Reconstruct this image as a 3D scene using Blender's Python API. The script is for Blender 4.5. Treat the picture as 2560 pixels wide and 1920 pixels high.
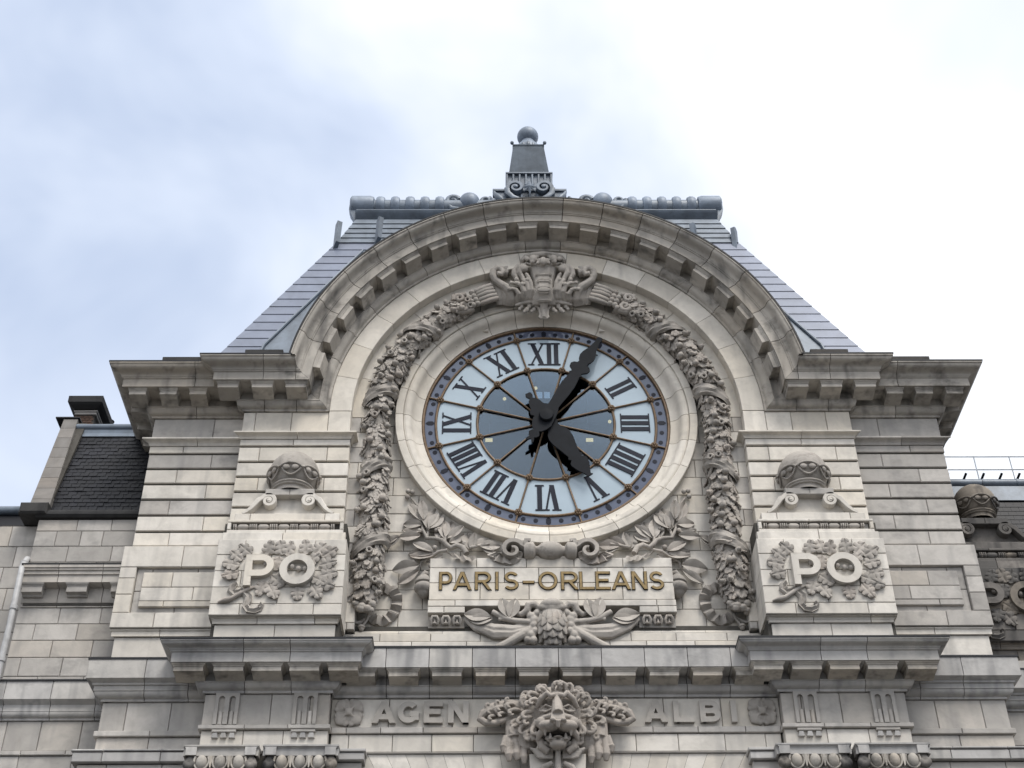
import bpy, bmesh, math, random
from mathutils import Vector, Matrix, Quaternion
R = math.radians
sc = bpy.context.scene
for o in list(bpy.data.objects): bpy.data.objects.remove(o)
col = sc.collection
ZO = 24.5                      # height of the clock's centre above the pavement; facade coordinates are relative to it

# ------------------------------------------------------------------ camera
cd = bpy.data.cameras.new('camera'); cam = bpy.data.objects.new('camera', cd); col.objects.link(cam); sc.camera = cam
cd.sensor_width = 36.0; cd.lens = 49.65; cd.clip_start = 0.1; cd.clip_end = 6000
cam.location = (-1.2576, -30.9705, ZO - 22.9094)
_p, _y, _r = R(38.0942), R(-0.6290), R(-0.4501)
_f = Vector((0, math.cos(_p), math.sin(_p))); _u = Vector((0, -math.sin(_p), math.cos(_p))); _x = Vector((1, 0, 0))
_rz = Matrix.Rotation(_y, 3, 'Z'); _f, _u, _x = _rz @ _f, _rz @ _u, _rz @ _x
_x2 = math.cos(_r) * _x + math.sin(_r) * _u; _u2 = -math.sin(_r) * _x + math.cos(_r) * _u
cam.rotation_euler = Matrix((_x2, _u2, -_f)).transposed().to_euler()

# ------------------------------------------------------------------ sky and sun
SUN_EL, SUN_AZ = R(57), R(152)        # azimuth clockwise from +Y: behind the camera, to its right
w = bpy.data.worlds.new('World'); sc.world = w; w.use_nodes = True
nt = w.node_tree; nt.nodes.clear(); N = nt.nodes.new; LK = nt.links.new
out = N('ShaderNodeOutputWorld'); bg = N('ShaderNodeBackground'); LK(bg.outputs[0], out.inputs[0])
sky = N('ShaderNodeTexSky'); sky.sky_type = 'NISHITA'; sky.sun_disc = False
sky.sun_elevation = SUN_EL; sky.sun_rotation = SUN_AZ; sky.air_density = 1.0; sky.dust_density = 2.0
tc = N('ShaderNodeTexCoord')
def wnoise(scale, detail, rough, loc, dist=0.0):
    mp = N('ShaderNodeMapping'); LK(tc.outputs['Generated'], mp.inputs['Vector']); mp.inputs['Location'].default_value = loc
    n = N('ShaderNodeTexNoise'); LK(mp.outputs[0], n.inputs['Vector'])
    n.inputs['Scale'].default_value = scale; n.inputs['Detail'].default_value = detail
    n.inputs['Roughness'].default_value = rough; n.inputs['Distortion'].default_value = dist
    return n
def wramp(src, stops):
    r = N('ShaderNodeValToRGB'); LK(src, r.inputs[0]); e = r.color_ramp.elements
    e[0].position, e[0].color = stops[0]; e[1].position, e[1].color = stops[-1]
    for p, c in stops[1:-1]:
        q = e.new(p); q.color = c
    return r
n1 = wnoise(1.5, 4, 0.45, (0.78, 0.36, 0.8), 0.25); n1.inputs['Vector'].links[0].from_node.inputs['Scale'].default_value = (-1, 1, 1)
n2 = wnoise(5.0, 4, 0.55, (3.1, 1.2, 0.4), 0.3)
cl = N('ShaderNodeMix'); cl.data_type = 'FLOAT'; cl.inputs[0].default_value = 0.27
LK(n1.outputs['Fac'], cl.inputs[2]); LK(n2.outputs['Fac'], cl.inputs[3])
# cloud brightness: thin grey-blue veils to thick bright white (in the sky texture's own units)
cr = wramp(cl.outputs[0], [(0.30, (2.9, 3.5, 4.7, 1)), (0.395, (4.5, 5.0, 5.95, 1)), (0.465, (5.9, 6.15, 6.6, 1)), (0.54, (7.6, 7.7, 7.9, 1)), (0.68, (14.5, 14.5, 14.5, 1))])
mx = N('ShaderNodeMix'); mx.data_type = 'RGBA'; mx.inputs[0].default_value = 0.93
LK(sky.outputs[0], mx.inputs[6]); LK(cr.outputs[0], mx.inputs[7])
LK(mx.outputs[2], bg.inputs['Color']); bg.inputs['Strength'].default_value = 0.1
sl = bpy.data.lights.new('sun', 'SUN'); sun = bpy.data.objects.new('sun', sl); col.objects.link(sun)
sl.energy = 1.5; sl.angle = R(24); sl.color = (1.0, 0.955, 0.89)
_d = Vector((math.sin(SUN_AZ) * math.cos(SUN_EL), math.cos(SUN_AZ) * math.cos(SUN_EL), math.sin(SUN_EL)))
sun.rotation_euler = (-_d).to_track_quat('-Z', 'Y').to_euler(); sun.location = _d * 80
vs = sc.view_settings; vs.view_transform = 'Standard'; vs.look = 'None'; vs.gamma = 1; vs.use_curve_mapping = False; vs.exposure = 0.84
sc.render.engine = 'CYCLES'; sc.render.resolution_x = 1024; sc.render.resolution_y = 768
cy = sc.cycles; cy.max_bounces = 5; cy.diffuse_bounces = 2; cy.glossy_bounces = 2; cy.transmission_bounces = 2; cy.transparent_max_bounces = 6; cy.use_adaptive_sampling = True; cy.adaptive_threshold = .02; cy.caustics_reflective = False; cy.caustics_refractive = False

# ------------------------------------------------------------------ materials
def mat(name):
    m = bpy.data.materials.new(name); m.use_nodes = True; return m, m.node_tree, m.node_tree.nodes['Principled BSDF']
def nd(t, kind, **kw):
    n = t.nodes.new(kind)
    for k, v in kw.items(): n.inputs[k].default_value = v
    return n
def mixc(t, f, a, b, blend='MIX'):
    m = t.nodes.new('ShaderNodeMix'); m.data_type = 'RGBA'; m.blend_type = blend
    for s, v in ((0, f), (6, a), (7, b)):
        if hasattr(v, 'links') or hasattr(v, 'is_linked'): t.links.new(v, m.inputs[s])
        else: m.inputs[s].default_value = v if s == 0 else (*v, 1)
    return m.outputs[2]
def ramp(t, src, p0, p1, c0=0.0, c1=1.0):
    m = t.nodes.new('ShaderNodeMapRange'); t.links.new(src, m.inputs[0]); m.clamp = True
    m.inputs[1].default_value = p0; m.inputs[2].default_value = p1; m.inputs[3].default_value = c0; m.inputs[4].default_value = c1
    return m.outputs[0]
def noise(t, vec, scale, detail=4, rough=.55, dist=0.0):
    n = t.nodes.new('ShaderNodeTexNoise'); t.links.new(vec, n.inputs['Vector'])
    n.inputs['Scale'].default_value = scale; n.inputs['Detail'].default_value = detail; n.inputs['Roughness'].default_value = rough
    n.inputs['Distortion'].default_value = dist
    return n.outputs['Fac']
def scaled(t, vec, s, off=(0, 0, 0)):
    m = t.nodes.new('ShaderNodeMapping'); t.links.new(vec, m.inputs[0]); m.inputs['Scale'].default_value = s; m.inputs['Location'].default_value = off
    return m.outputs[0]
def math_(t, op, a, b):
    m = t.nodes.new('ShaderNodeMath'); m.operation = op
    for i, v in enumerate((a, b)):
        if hasattr(v, 'is_linked'): t.links.new(v, m.inputs[i])
        else: m.inputs[i].default_value = v
    return m.outputs[0]

def stone(name, light, dark, warm, grime=(.17, .165, .16), streak=.35, patch=.3, bump=.25, rnd=.5, ps=1.0, tint=1.0):
    m, t, b = mat(name)
    g = t.nodes.new('ShaderNodeNewGeometry').outputs['Position']; oi = t.nodes.new('ShaderNodeObjectInfo').outputs['Random']
    # every block keeps a tone of its own
    wn = t.nodes.new('ShaderNodeTexWhiteNoise'); wn.noise_dimensions = '1D'; t.links.new(oi, wn.inputs['W'])
    c = mixc(t, ramp(t, oi, .5 - rnd, .5 + rnd), light, dark)
    c = mixc(t, ramp(t, wn.outputs['Value'], .7, 1.0, 0, .5), c, warm)
    # veins and cloudy weathering inside the block
    off = t.nodes.new('ShaderNodeVectorMath'); off.operation = 'ADD'; t.links.new(g, off.inputs[0])
    sc3 = t.nodes.new('ShaderNodeVectorMath'); sc3.operation = 'SCALE'; t.links.new(wn.outputs['Color'], sc3.inputs[0]); sc3.inputs['Scale'].default_value = 9.0
    t.links.new(sc3.outputs[0], off.inputs[1]); v = off.outputs[0]
    c = mixc(t, ramp(t, noise(t, v, 2.0, 3, .65, .5), .40, .74, 0, .55), c, tuple(x * .72 for x in dark))
    # rain streaks and soot patches run over the joints
    st = noise(t, scaled(t, g, (2.6, 2.6, .34)), 1.0, 2, .6)
    c = mixc(t, ramp(t, st, .53, .74, 0, streak), c, tuple(x * 1.5 for x in grime))
    pt = noise(t, scaled(t, g, (.7 * ps, .7 * ps, 1.0 * ps), (3, 1, 7)), 1.0, 4, .7)
    c = mixc(t, ramp(t, pt, .55, .72, 0, patch), c, grime)
    t.links.new(c, b.inputs['Base Color']); b.inputs['Roughness'].default_value = .88; b.inputs['Specular IOR Level'].default_value = .25
    h = noise(t, g, 16, 2, .7)
    bp = nd(t, 'ShaderNodeBump', Strength=bump, Distance=.012); t.links.new(h, bp.inputs['Height']); t.links.new(bp.outputs[0], b.inputs['Normal'])
    return m
M = {}
M['stone'] = stone('limestone', (.74, .70, .638), (.585, .55, .495), (.68, .61, .50), streak=.42, patch=.3)
M['grey'] = stone('weathered limestone', (.53, .503, .468), (.375, .355, .33), (.49, .435, .365), streak=.55, patch=.55)
M['cornice'] = stone('sooty limestone', (.52, .485, .435), (.35, .327, .295), (.46, .40, .325), grime=(.075, .072, .068), streak=.75, patch=.7, ps=1.4)
M['lowcornice'] = stone('rain washed limestone', (.53, .515, .495), (.37, .36, .35), (.48, .45, .40), grime=(.12, .12, .122), streak=.75, patch=.6)
M['carved'] = stone('carved limestone', (.45, .415, .375), (.32, .297, .27), (.40, .345, .30), streak=.45, patch=.62, bump=.5, ps=3.2, grime=(.13, .12, .108))  # self-shadow of the carving mixed into the base colour, together with grime
M['arch'] = stone('creamy limestone', (.74, .695, .622), (.60, .56, .495), (.67, .595, .48), streak=.25, patch=.22)
M['soot'] = stone('soot blackened limestone', (.24, .22, .20), (.10, .096, .092), (.30, .25, .19), grime=(.014, .014, .016), streak=.95, patch=.97)  # real soot on the stonework; also supplies the painted shade inside the lion's jaws
def plain(name, c, rough=.8, spec=.3, metal=0, var=.25, vs_=3.0, bump=0.0, streak=0.0, obj=0.0):
    m, t, b = mat(name)
    g = t.nodes.new('ShaderNodeNewGeometry').outputs['Position']
    k = ramp(t, noise(t, g, vs_, 3, .6, .4), .35, .7, 0, 1)
    cc = mixc(t, k, tuple(x * (1 + var * .5) for x in c), tuple(x * (1 - var) for x in c))
    if obj:
        oi = t.nodes.new('ShaderNodeObjectInfo').outputs['Random']; cc = mixc(t, ramp(t, oi, 0, 1, 0, obj), cc, tuple(x * .55 for x in c))
    if streak:
        s = noise(t, scaled(t, g, (3.2, 3.2, .3)), 1.0, 3, .6); cc = mixc(t, ramp(t, s, .5, .72, 0, streak), cc, tuple(x * .5 for x in c))
    t.links.new(cc, b.inputs['Base Color']); b.inputs['Roughness'].default_value = rough; b.inputs['Metallic'].default_value = metal; b.inputs['Specular IOR Level'].default_value = spec
    if bump:
        bp = nd(t, 'ShaderNodeBump', Strength=bump, Distance=.02); t.links.new(noise(t, g, 14, 4, .6), bp.inputs['Height']); t.links.new(bp.outputs[0], b.inputs['Normal'])
    return m
M['slabstone'] = stone('brown grey slab', (.27, .25, .23), (.17, .16, .15), (.30, .26, .22), streak=.5, patch=.6)
M['blackstone'] = stone('black crusted stone', (.07, .068, .066), (.035, .035, .036), (.10, .09, .08), grime=(.012, .012, .013), streak=.7, patch=.8, bump=.6)
M['mortar'] = plain('old mortar', (.085, .08, .072), .95, .1)
M['flash'] = plain('black lead flashing', (.018, .019, .022), .6, .3)
M['zinc'] = plain('blue grey zinc', (.135, .165, .205), .45, .45, .1, .3, 2.0, .1, .4)
M['zincdark'] = plain('dark zinc', (.085, .105, .13), .7, .2, 0, .3, 2.0, .1, .5)
M['zinclight'] = plain('pale zinc', (.19, .23, .29), .5, .4, .1, .3, 2.0, .1, .4)
M['panel'] = plain('grey roofing panel', (.17, .195, .26), .38, .5, .1, .16, 1.2, 0, .2, .22)
M['slate'] = plain('dark slate', (.011, .012, .017), .5, .22, 0, .5, 1.3, .15, .6, .7)
M['bronze'] = plain('brown bronze', (.155, .105, .065), .5, .4, .3, .3, 9)
M['iron'] = plain('black painted iron', (.009, .011, .015), .6, .12)
M['navy'] = plain('blue black enamel', (.013, .016, .028), .5, .15)
M['gold'] = plain('dull gilt', (.22, .155, .065), .5, .4, .25, .3, 12)
M['letterstone'] = stone('letter stone', (.47, .44, .40), (.43, .405, .37), (.45, .41, .36), streak=.3, patch=.25)
M['pipe'] = plain('pale grey cast iron', (.42, .42, .42), .5, .4, 0, .2, 4)
M['brick'] = plain('old brown brick', (.16, .105, .08), .9, .2, 0, .4, 6, .2, 0, .6)
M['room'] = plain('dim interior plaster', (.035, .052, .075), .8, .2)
M['pave'] = plain('grey paving', (.11, .108, .105), .9, .2, 0, .3, .3)
M['rail'] = plain('galvanised steel', (.35, .38, .42), .5, .5, .3)
def glass_mat(name, body, gloss_boost, frosted):
    m = bpy.data.materials.new(name); m.use_nodes = True; t = m.node_tree; t.nodes.clear()
    o = t.nodes.new('ShaderNodeOutputMaterial'); mxs = t.nodes.new('ShaderNodeMixShader'); t.links.new(mxs.outputs[0], o.inputs[0])
    fr = nd(t, 'ShaderNodeFresnel', IOR=1.52); oi = t.nodes.new('ShaderNodeObjectInfo').outputs['Random']; t.links.new(math_(t, 'MULTIPLY', fr.outputs[0], ramp(t, oi, 0, 1, gloss_boost * .84, gloss_boost * 1.16)), mxs.inputs[0])
    gl = nd(t, 'ShaderNodeBsdfGlossy', Roughness=.015); gl.inputs['Color'].default_value = (.84, .93, 1, 1)
    g = t.nodes.new('ShaderNodeNewGeometry').outputs['Position']
    bp = nd(t, 'ShaderNodeBump', Strength=.05, Distance=.02); t.links.new(noise(t, g, 1.6, 2, .5), bp.inputs['Height']); t.links.new(bp.outputs[0], gl.inputs['Normal'])
    if frosted:
        a = nd(t, 'ShaderNodeBsdfDiffuse'); c = mixc(t, ramp(t, noise(t, g, 1.1, 3, .5), .3, .7), body, tuple(x * .9 for x in body)); t.links.new(c, a.inputs[0])
    else:
        a = nd(t, 'ShaderNodeBsdfTransparent'); a.inputs[0].default_value = (*body, 1)
    t.links.new(a.outputs[0], mxs.inputs[1]); t.links.new(gl.outputs[0], mxs.inputs[2])
    return m
M['clear'] = glass_mat('clear dial glass', (.50, .60, .70), 1.7, False)
M['milk'] = glass_mat('milky dial glass', (.40, .485, .55), 1.5, True)
M['blueglass'] = glass_mat('smoky blue dial glass', (.115, .13, .185), 1.1, True)
def emit(name, c, s):
    m = bpy.data.materials.new(name); m.use_nodes = True; b = m.node_tree.nodes['Principled BSDF']
    b.inputs['Base Color'].default_value = (*c, 1); b.inputs['Emission Color'].default_value = (*c, 1); b.inputs['Emission Strength'].default_value = s
    return m
M['lampwarm'] = emit('lit warm lamp', (1, .62, .24), 1.3); M['lampwhite'] = emit('lit white lamp', (.85, .92, 1), .32)

# ------------------------------------------------------------------ mesh helpers
class MB:
    def __init__(s): s.v = []; s.f = []
    def add(s, vs_, fs):
        n = len(s.v); s.v += [tuple(q) for q in vs_]; s.f += [tuple(i + n for i in f) for f in fs]; return s
    def box(s, x0, x1, y0, y1, z0, z1):
        return s.add([(x, y, z) for z in (z0, z1) for y in (y0, y1) for x in (x0, x1)],
                     [(0, 2, 3, 1), (4, 5, 7, 6), (0, 1, 5, 4), (2, 6, 7, 3), (0, 4, 6, 2), (1, 3, 7, 5)])
    def block(s, x0, x1, z0, z1, yf, yb, c=.012):
        """stone with chamfered front arrises; front is -Y"""
        v = [(x0 + c, yf, z0 + c), (x1 - c, yf, z0 + c), (x1 - c, yf, z1 - c), (x0 + c, yf, z1 - c)]
        v += [(x0, yf + c, z0), (x1, yf + c, z0), (x1, yf + c, z1), (x0, yf + c, z1), (x0, yb, z0), (x1, yb, z0), (x1, yb, z1), (x0, yb, z1)]
        return s.add(v, [(0, 1, 2, 3)] + [(4 + i, 4 + (i + 1) % 4, (i + 1) % 4, i) for i in range(4)] + [(8 + i, 8 + (i + 1) % 4, 4 + (i + 1) % 4, 4 + i) for i in range(4)] + [(11, 10, 9, 8)])
    def rings(s, rs, closed=True, cap=True):
        """loft between rings of equal length"""
        n = len(rs[0]); base = len(s.v)
        for r in rs: s.v += [tuple(q) for q in r]
        m = n if closed else n - 1
        for i in range(len(rs) - 1):
            for j in range(m):
                a = base + i * n + j; b = base + i * n + (j + 1) % n
                s.f.append((a, b, b + n, a + n))
        if cap and closed:
            s.f.append(tuple(base + j for j in reversed(range(n)))); s.f.append(tuple(base + (len(rs) - 1) * n + j for j in range(n)))
        return s
    def tube(s, pts, rad, seg=8, flat=1.0, cap=True):
        pts = [Vector(p) for p in pts]; rs = []
        if not hasattr(rad, '__len__'): rad = [rad] * len(pts)
        ref = Vector((0, 1, 0))
        for i, p in enumerate(pts):
            t = (pts[min(i + 1, len(pts) - 1)] - pts[max(i - 1, 0)]).normalized()
            r_ = ref if abs(t.dot(ref)) < .95 else Vector((1, 0, 0))
            a = t.cross(r_).normalized(); b = a.cross(t).normalized()
            rs.append([p + (a * math.cos(k * 2 * math.pi / seg) + b * math.sin(k * 2 * math.pi / seg) * flat) * rad[i] for k in range(seg)])
        return s.rings(rs, True, cap)
    def ell(s, c, r, seg=14, rin=9, rot=None):
        c = Vector(c); rs = []
        for i in range(1, rin):
            a = math.pi * i / rin; ring = []
            for k in range(seg):
                b = 2 * math.pi * k / seg
                v = Vector((r[0] * math.sin(a) * math.cos(b), r[1] * math.sin(a) * math.sin(b), r[2] * math.cos(a)))
                if rot: v = rot @ v
                ring.append(c + v)
            rs.append(ring)
        base = len(s.v); s.rings(rs, True, False)
        tv = Vector((0, 0, r[2])); bv = Vector((0, 0, -r[2]))
        if rot: tv = rot @ tv; bv = rot @ bv
        n = len(s.v); s.v += [tuple(c + tv), tuple(c + bv)]
        for k in range(seg):
            s.f.append((n, base + (k + 1) % seg, base + k)); q = base + (rin - 2) * seg; s.f.append((n + 1, q + k, q + (k + 1) % seg))
        return s
    def poly(s, pts, y0, y1):
        """polygon in (x, z) extruded from y0 (front) to y1"""
        n = len(pts); a = sum(pts[i][0] * pts[(i + 1) % n][1] - pts[(i + 1) % n][0] * pts[i][1] for i in range(n))
        if a < 0: pts = pts[::-1]
        b = len(s.v); s.v += [(x, y0, z) for x, z in pts] + [(x, y1, z) for x, z in pts]
        s.f.append(tuple(b + i for i in range(n))); s.f.append(tuple(b + n + i for i in reversed(range(n))))
        for i in range(n): j = (i + 1) % n; s.f.append((b + i, b + n + i, b + n + j, b + j))
        return s
    def lathe(s, prof, c=(0, 0, 0), seg=24, a0=0, a1=2 * math.pi):
        """profile (radius, z) turned round the vertical axis"""
        full = abs(a1 - a0 - 2 * math.pi) < 1e-6; k = seg if full else seg + 1; rs = []
        for r, z in prof: rs.append([(c[0] + r * math.cos(a0 + (a1 - a0) * i / seg), c[1] + r * math.sin(a0 + (a1 - a0) * i / seg), c[2] + z) for i in range(k)])
        return s.rings(rs, full, False)
    def mesh(s, name='mesh', smooth=None):
        me = bpy.data.meshes.new(name); me.from_pydata(s.v, [], s.f); me.validate()
        bm = bmesh.new(); bm.from_mesh(me); bmesh.ops.recalc_face_normals(bm, faces=bm.faces); bm.to_mesh(me); bm.free()
        if smooth is not None:
            me.polygons.foreach_set('use_smooth', [True] * len(me.polygons))
            if smooth < 180: me.set_sharp_from_angle(angle=R(smooth))
        me.update(); return me
def O(name, me, material, parent=None, loc=None, label=None):
    o = bpy.data.objects.new(name, me); col.objects.link(o)
    if me is not None and material is not None and not me.materials: me.materials.append(M[material] if isinstance(material, str) else material)
    if parent is not None: o.parent = parent
    if loc is not None: o.location = loc
    if label: o['label'] = label
    return o
def root(name, label, cat, loc=(0, 0, 0), group=None):
    o = bpy.data.objects.new(name, None); col.objects.link(o); o.location = loc; o['label'] = label; o['category'] = cat; o.empty_display_size = .3
    if group: o['group'] = group
    return o
def place(name, me, material, parent, mtx):
    o = O(name, me, material, parent); o.matrix_local = mtx; return o
def frame(loc, ydir, zdir, s=1.0):
    """matrix whose local Y points along ydir and local Z roughly along zdir"""
    y = Vector(ydir).normalized(); x = y.cross(Vector(zdir)).normalized(); z = x.cross(y)
    m = Matrix((x, y, z)).transposed().to_4x4() @ Matrix.Scale(s, 4); m.translation = Vector(loc); return m
def remesh(mb, voxel, it=4, fac=.5, smooth=50, decim=None):
    """one continuous carved surface from overlapping volumes"""
    o = bpy.data.objects.new('tmp', mb.mesh()); col.objects.link(o)
    r = o.modifiers.new('r', 'REMESH'); r.mode = 'VOXEL'; r.voxel_size = voxel
    s = o.modifiers.new('s', 'SMOOTH'); s.iterations = it; s.factor = fac
    if decim: d = o.modifiers.new('d', 'DECIMATE'); d.ratio = decim
    dg = bpy.context.evaluated_depsgraph_get(); me = bpy.data.meshes.new_from_object(o.evaluated_get(dg))
    om = o.data; bpy.data.objects.remove(o); bpy.data.meshes.remove(om)
    me.polygons.foreach_set('use_smooth', [True] * len(me.polygons)); me.update(); return me
rng = random.Random(7)
# ------------------------------------------------------------------ ground
gm = MB(); gm.add([(-3000, -3000, 0), (3000, -3000, 0), (3000, 3000, 0), (-3000, 3000, 0)], [(0, 1, 2, 3)])
g_ = O('ground', gm.mesh(), 'pave'); g_['kind'] = 'structure'

# ------------------------------------------------------------------ the clock pavilion
PV = root('clock_pavilion', 'pale limestone station pavilion with arched gable around the big clock', 'building')
def part(name, me, material, label=None, rt=None): return O(name, me, material, rt or PV, (0, 0, ZO), label)
def row(p, x0, x1, z0, z1, yf, joints=(), material='stone', gap=.013, depth=.3, ch=.012, name='stone_block'):
    """one course of stones between x0 and x1, joints as fractions"""
    if x0 > x1: x0, x1, joints = x1, x0, [1 - j for j in joints]
    e = [x0] + sorted(x0 + (x1 - x0) * (j + rng.uniform(-.012, .012)) for j in joints) + [x1]
    for a, b in zip(e, e[1:]):
        j = rng.uniform(-.004, .004)
        O(name, MB().block(a + gap / 2, b - gap / 2, z0 + gap / 2, z1 - gap / 2, yf + j, yf + depth, ch).mesh(), material, p)

class Run:
    """straight length of moulding: wall line from A to B in plan, outward on its right; ma, mb = shift of the ends per metre of projection"""
    def __init__(s, A, B, ma=0, mb=0, fa=None, fb=None):
        s.A = Vector((A[0], A[1], 0)); d = Vector((B[0] - A[0], B[1] - A[1], 0)); s.L = d.length; s.d = d.normalized()
        s.n = Vector((s.d.y, -s.d.x, 0)); s.fa = fa or (lambda p, z: ma * p); s.fb = fb or (lambda p, z: s.L + mb * p)
    def pt(s, k, p, z): q = s.A + s.d * k + s.n * p; return (q.x, q.y, z)
def sweep(par, run, prof, joints, material, name='cornice_stone', gap=.016, back=-.25, smooth=32):
    zs = [z for p, z in prof]; closed = list(prof) + [(back, prof[-1][1]), (back, prof[0][1])]
    ks = [None] + list(joints) + [None]
    for i in range(len(ks) - 1):
        ends = []
        for k, fn, sg in ((ks[i], run.fa, 1), (ks[i + 1], run.fb, -1)):
            ring = []
            for p, z in closed:
                kk = fn(max(p, 0), z) if k is None else k
                ring.append(run.pt(kk + sg * gap / 2, p, z))
            ends.append(ring)
        O(name, MB().rings(ends).mesh(smooth=smooth), material, par)
def arc_pt(r, a, y, zc): return (r * math.sin(a), y, zc + r * math.cos(a))
ZC = -.27; RA = 5.79
def cyma(p0, z0, p1, z1, n=8):
    """S-shaped crown: hollow above, swelling below"""
    o = []
    for i in range(n + 1):
        t = i / n; o.append((p0 + (p1 - p0) * (t - math.sin(2 * math.pi * t) * .13), z0 + (z1 - z0) * (t + math.sin(2 * math.pi * t) * .09)))
    return o
def ovolo(p0, z0, p1, z1, n=6): return [(p0 + (p1 - p0) * math.sin(math.pi / 2 * i / n), z0 + (z1 - z0) * (1 - math.cos(math.pi / 2 * i / n))) for i in range(n + 1)]
def cavetto(p0, z0, p1, z1, n=6): return [(p0 + (p1 - p0) * (1 - math.cos(math.pi / 2 * i / n)), z0 + (z1 - z0) * math.sin(math.pi / 2 * i / n)) for i in range(n + 1)]

# ---- walls of the two side bays
def bay_frac(*f): return list(f)
for s in (-1, 1):
    ob = part('rusticated_wall', MB().box(min(s * 7.9, s * 10.43), max(s * 7.9, s * 10.43), -.60, 1.6, -11.4, -.2).mesh(), 'mortar')
    m_ = 'stone' if s < 0 else 'grey'
    row(ob, s * 8.05, s * 10.47, -1.05, -.32, -.65, [.33], 'grey')
    zs = [-1.21, -1.46, -1.935, -2.405, -2.885, -3.365, -3.85, -4.29]
    for i in range(7):
        row(ob, s * 8.05, s * (10.45 if i else 10.47), zs[i + 1] + .026, zs[i] - (.026 if i else 0), -.65, [(.62, .3, .66, .32, .68, .3, .62)[i]], 'stone' if s < 0 and i not in (1, 4) else 'grey', ch=.016)
    row(ob, s * 8.05, s * 10.46, -4.385, -4.316, -.63, [.45], 'grey')
    # plinth block with a framed panel: stones of the frame, recess, raised field
    row(ob, s * 8.05, s * 10.58, -4.99, -4.39, -.85, [.42], 'stone' if s < 0 else 'grey')
    for z1, z0, in ((-4.99, -5.30), (-5.30, -5.75), (-5.75, -6.25)):
        row(ob, s * 10.17, s * 10.58, z0, z1, -.85, [], 'stone' if s < 0 else 'grey')
    row(ob, s * 8.05, s * 10.58, -6.66, -6.25, -.85, [.58], m_)
    row(ob, s * 8.05, s * 10.17, -5.62, -4.99, -.755, [.3, .82], 'grey', depth=.2); row(ob, s * 8.05, s * 10.17, -6.25, -5.62, -.755, [.5], 'grey', depth=.2)
    for z1, z0, j in ((-5.13, -5.55, .62), (-5.55, -5.93, .35), (-5.93, -6.09, .7)): row(ob, s * 8.05, s * 9.99, z0, z1, -.835, [j], m_, depth=.07)
    row(ob, s * 8.05, s * 10.45, -7.82, -6.84, -.70, [.42], 'stone')
    md = part('plinth_moulding', MB().box(min(s * 8, s * 10.4), max(s * 8, s * 10.4), -.65, .5, -6.83, -6.67).mesh(), 'mortar')
    A, B = ((-10.47, -.7), (-8.05, -.7)) if s < 0 else ((8.05, -.7), (10.47, -.7))
    sweep(md, Run(A, B, ma=-1 if s < 0 else 0, mb=1 if s > 0 else 0), [(0, -6.84), (.06, -6.84), (.06, -6.72), (.09, -6.70), (.09, -6.665)], [1.1], 'stone')
    # string course above the rustication
    st = part('string_course', MB().box(min(s * 8, s * 10.4), max(s * 8, s * 10.4), -.6, .5, -1.2, -1.06).mesh(), 'mortar')
    A, B = ((-10.47, -.65), (-8.05, -.65)) if s < 0 else ((8.05, -.65), (10.47, -.65))
    sweep(st, Run(A, B, ma=-1 if s < 0 else 0, mb=1 if s > 0 else 0), [(0, -1.21), (.02, -1.21)] + cavetto(.03, -1.19, .15, -1.10) + [(.19, -1.09), (.19, -1.05)], [1.25 if s < 0 else 1.3], m_)
    # inner bay
    ib = part('rusticated_wall', MB().box(min(s * 5.22, s * 8.02), max(s * 5.22, s * 8.02), -.89, 1.6, -7.8, -.3).mesh(), 'mortar')
    row(ib, s * 5.80, s * 8.05, -1.05, -.32, -.95, [.42, .86] if s < 0 else [.3, .72], 'arch')
    row(ib, s * 5.205, s * 5.80, -1.05, -.275, -.95, [], 'arch')
    zs = [-1.20, -1.43, -1.92, -2.385, -2.85, -3.32, -3.80]
    js = [[.52], [.2, .82], [.5], [.22, .8], [.45], [.2, .8]]
    for i in range(6):
        row(ib, s * 5.17, s * 8.05, zs[i + 1] + .026, zs[i] - (.026 if i else 0), -.95, js[i], 'arch' if i % 2 else 'stone', ch=.016)
    row(ib, s * 5.17, s * 8.05, -4.29, -3.826, -.95, [.5], 'stone', ch=.016)
    st = part('string_course', MB().box(min(s * 5.3, s * 8), max(s * 5.3, s * 8), -.9, .5, -1.19, -1.06).mesh(), 'mortar')
    A, B = ((-8.05, -.95), (-5.17, -.95)) if s < 0 else ((5.17, -.95), (8.05, -.95))
    pr = [(0, -1.20), (.02, -1.20)] + cavetto(.03, -1.18, .13, -1.10) + [(.17, -1.09), (.17, -1.05)]
    sweep(st, Run(A, B, -1, 1), pr, [1.5], 'arch')
    A, B = ((-5.17, -.95), (-5.17, -.5)) if s < 0 else ((5.17, -.5), (5.17, -.95))
    sweep(st, Run(A, B, -1 if s < 0 else 0, 0 if s < 0 else 1), pr, [], 'arch')

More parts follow.
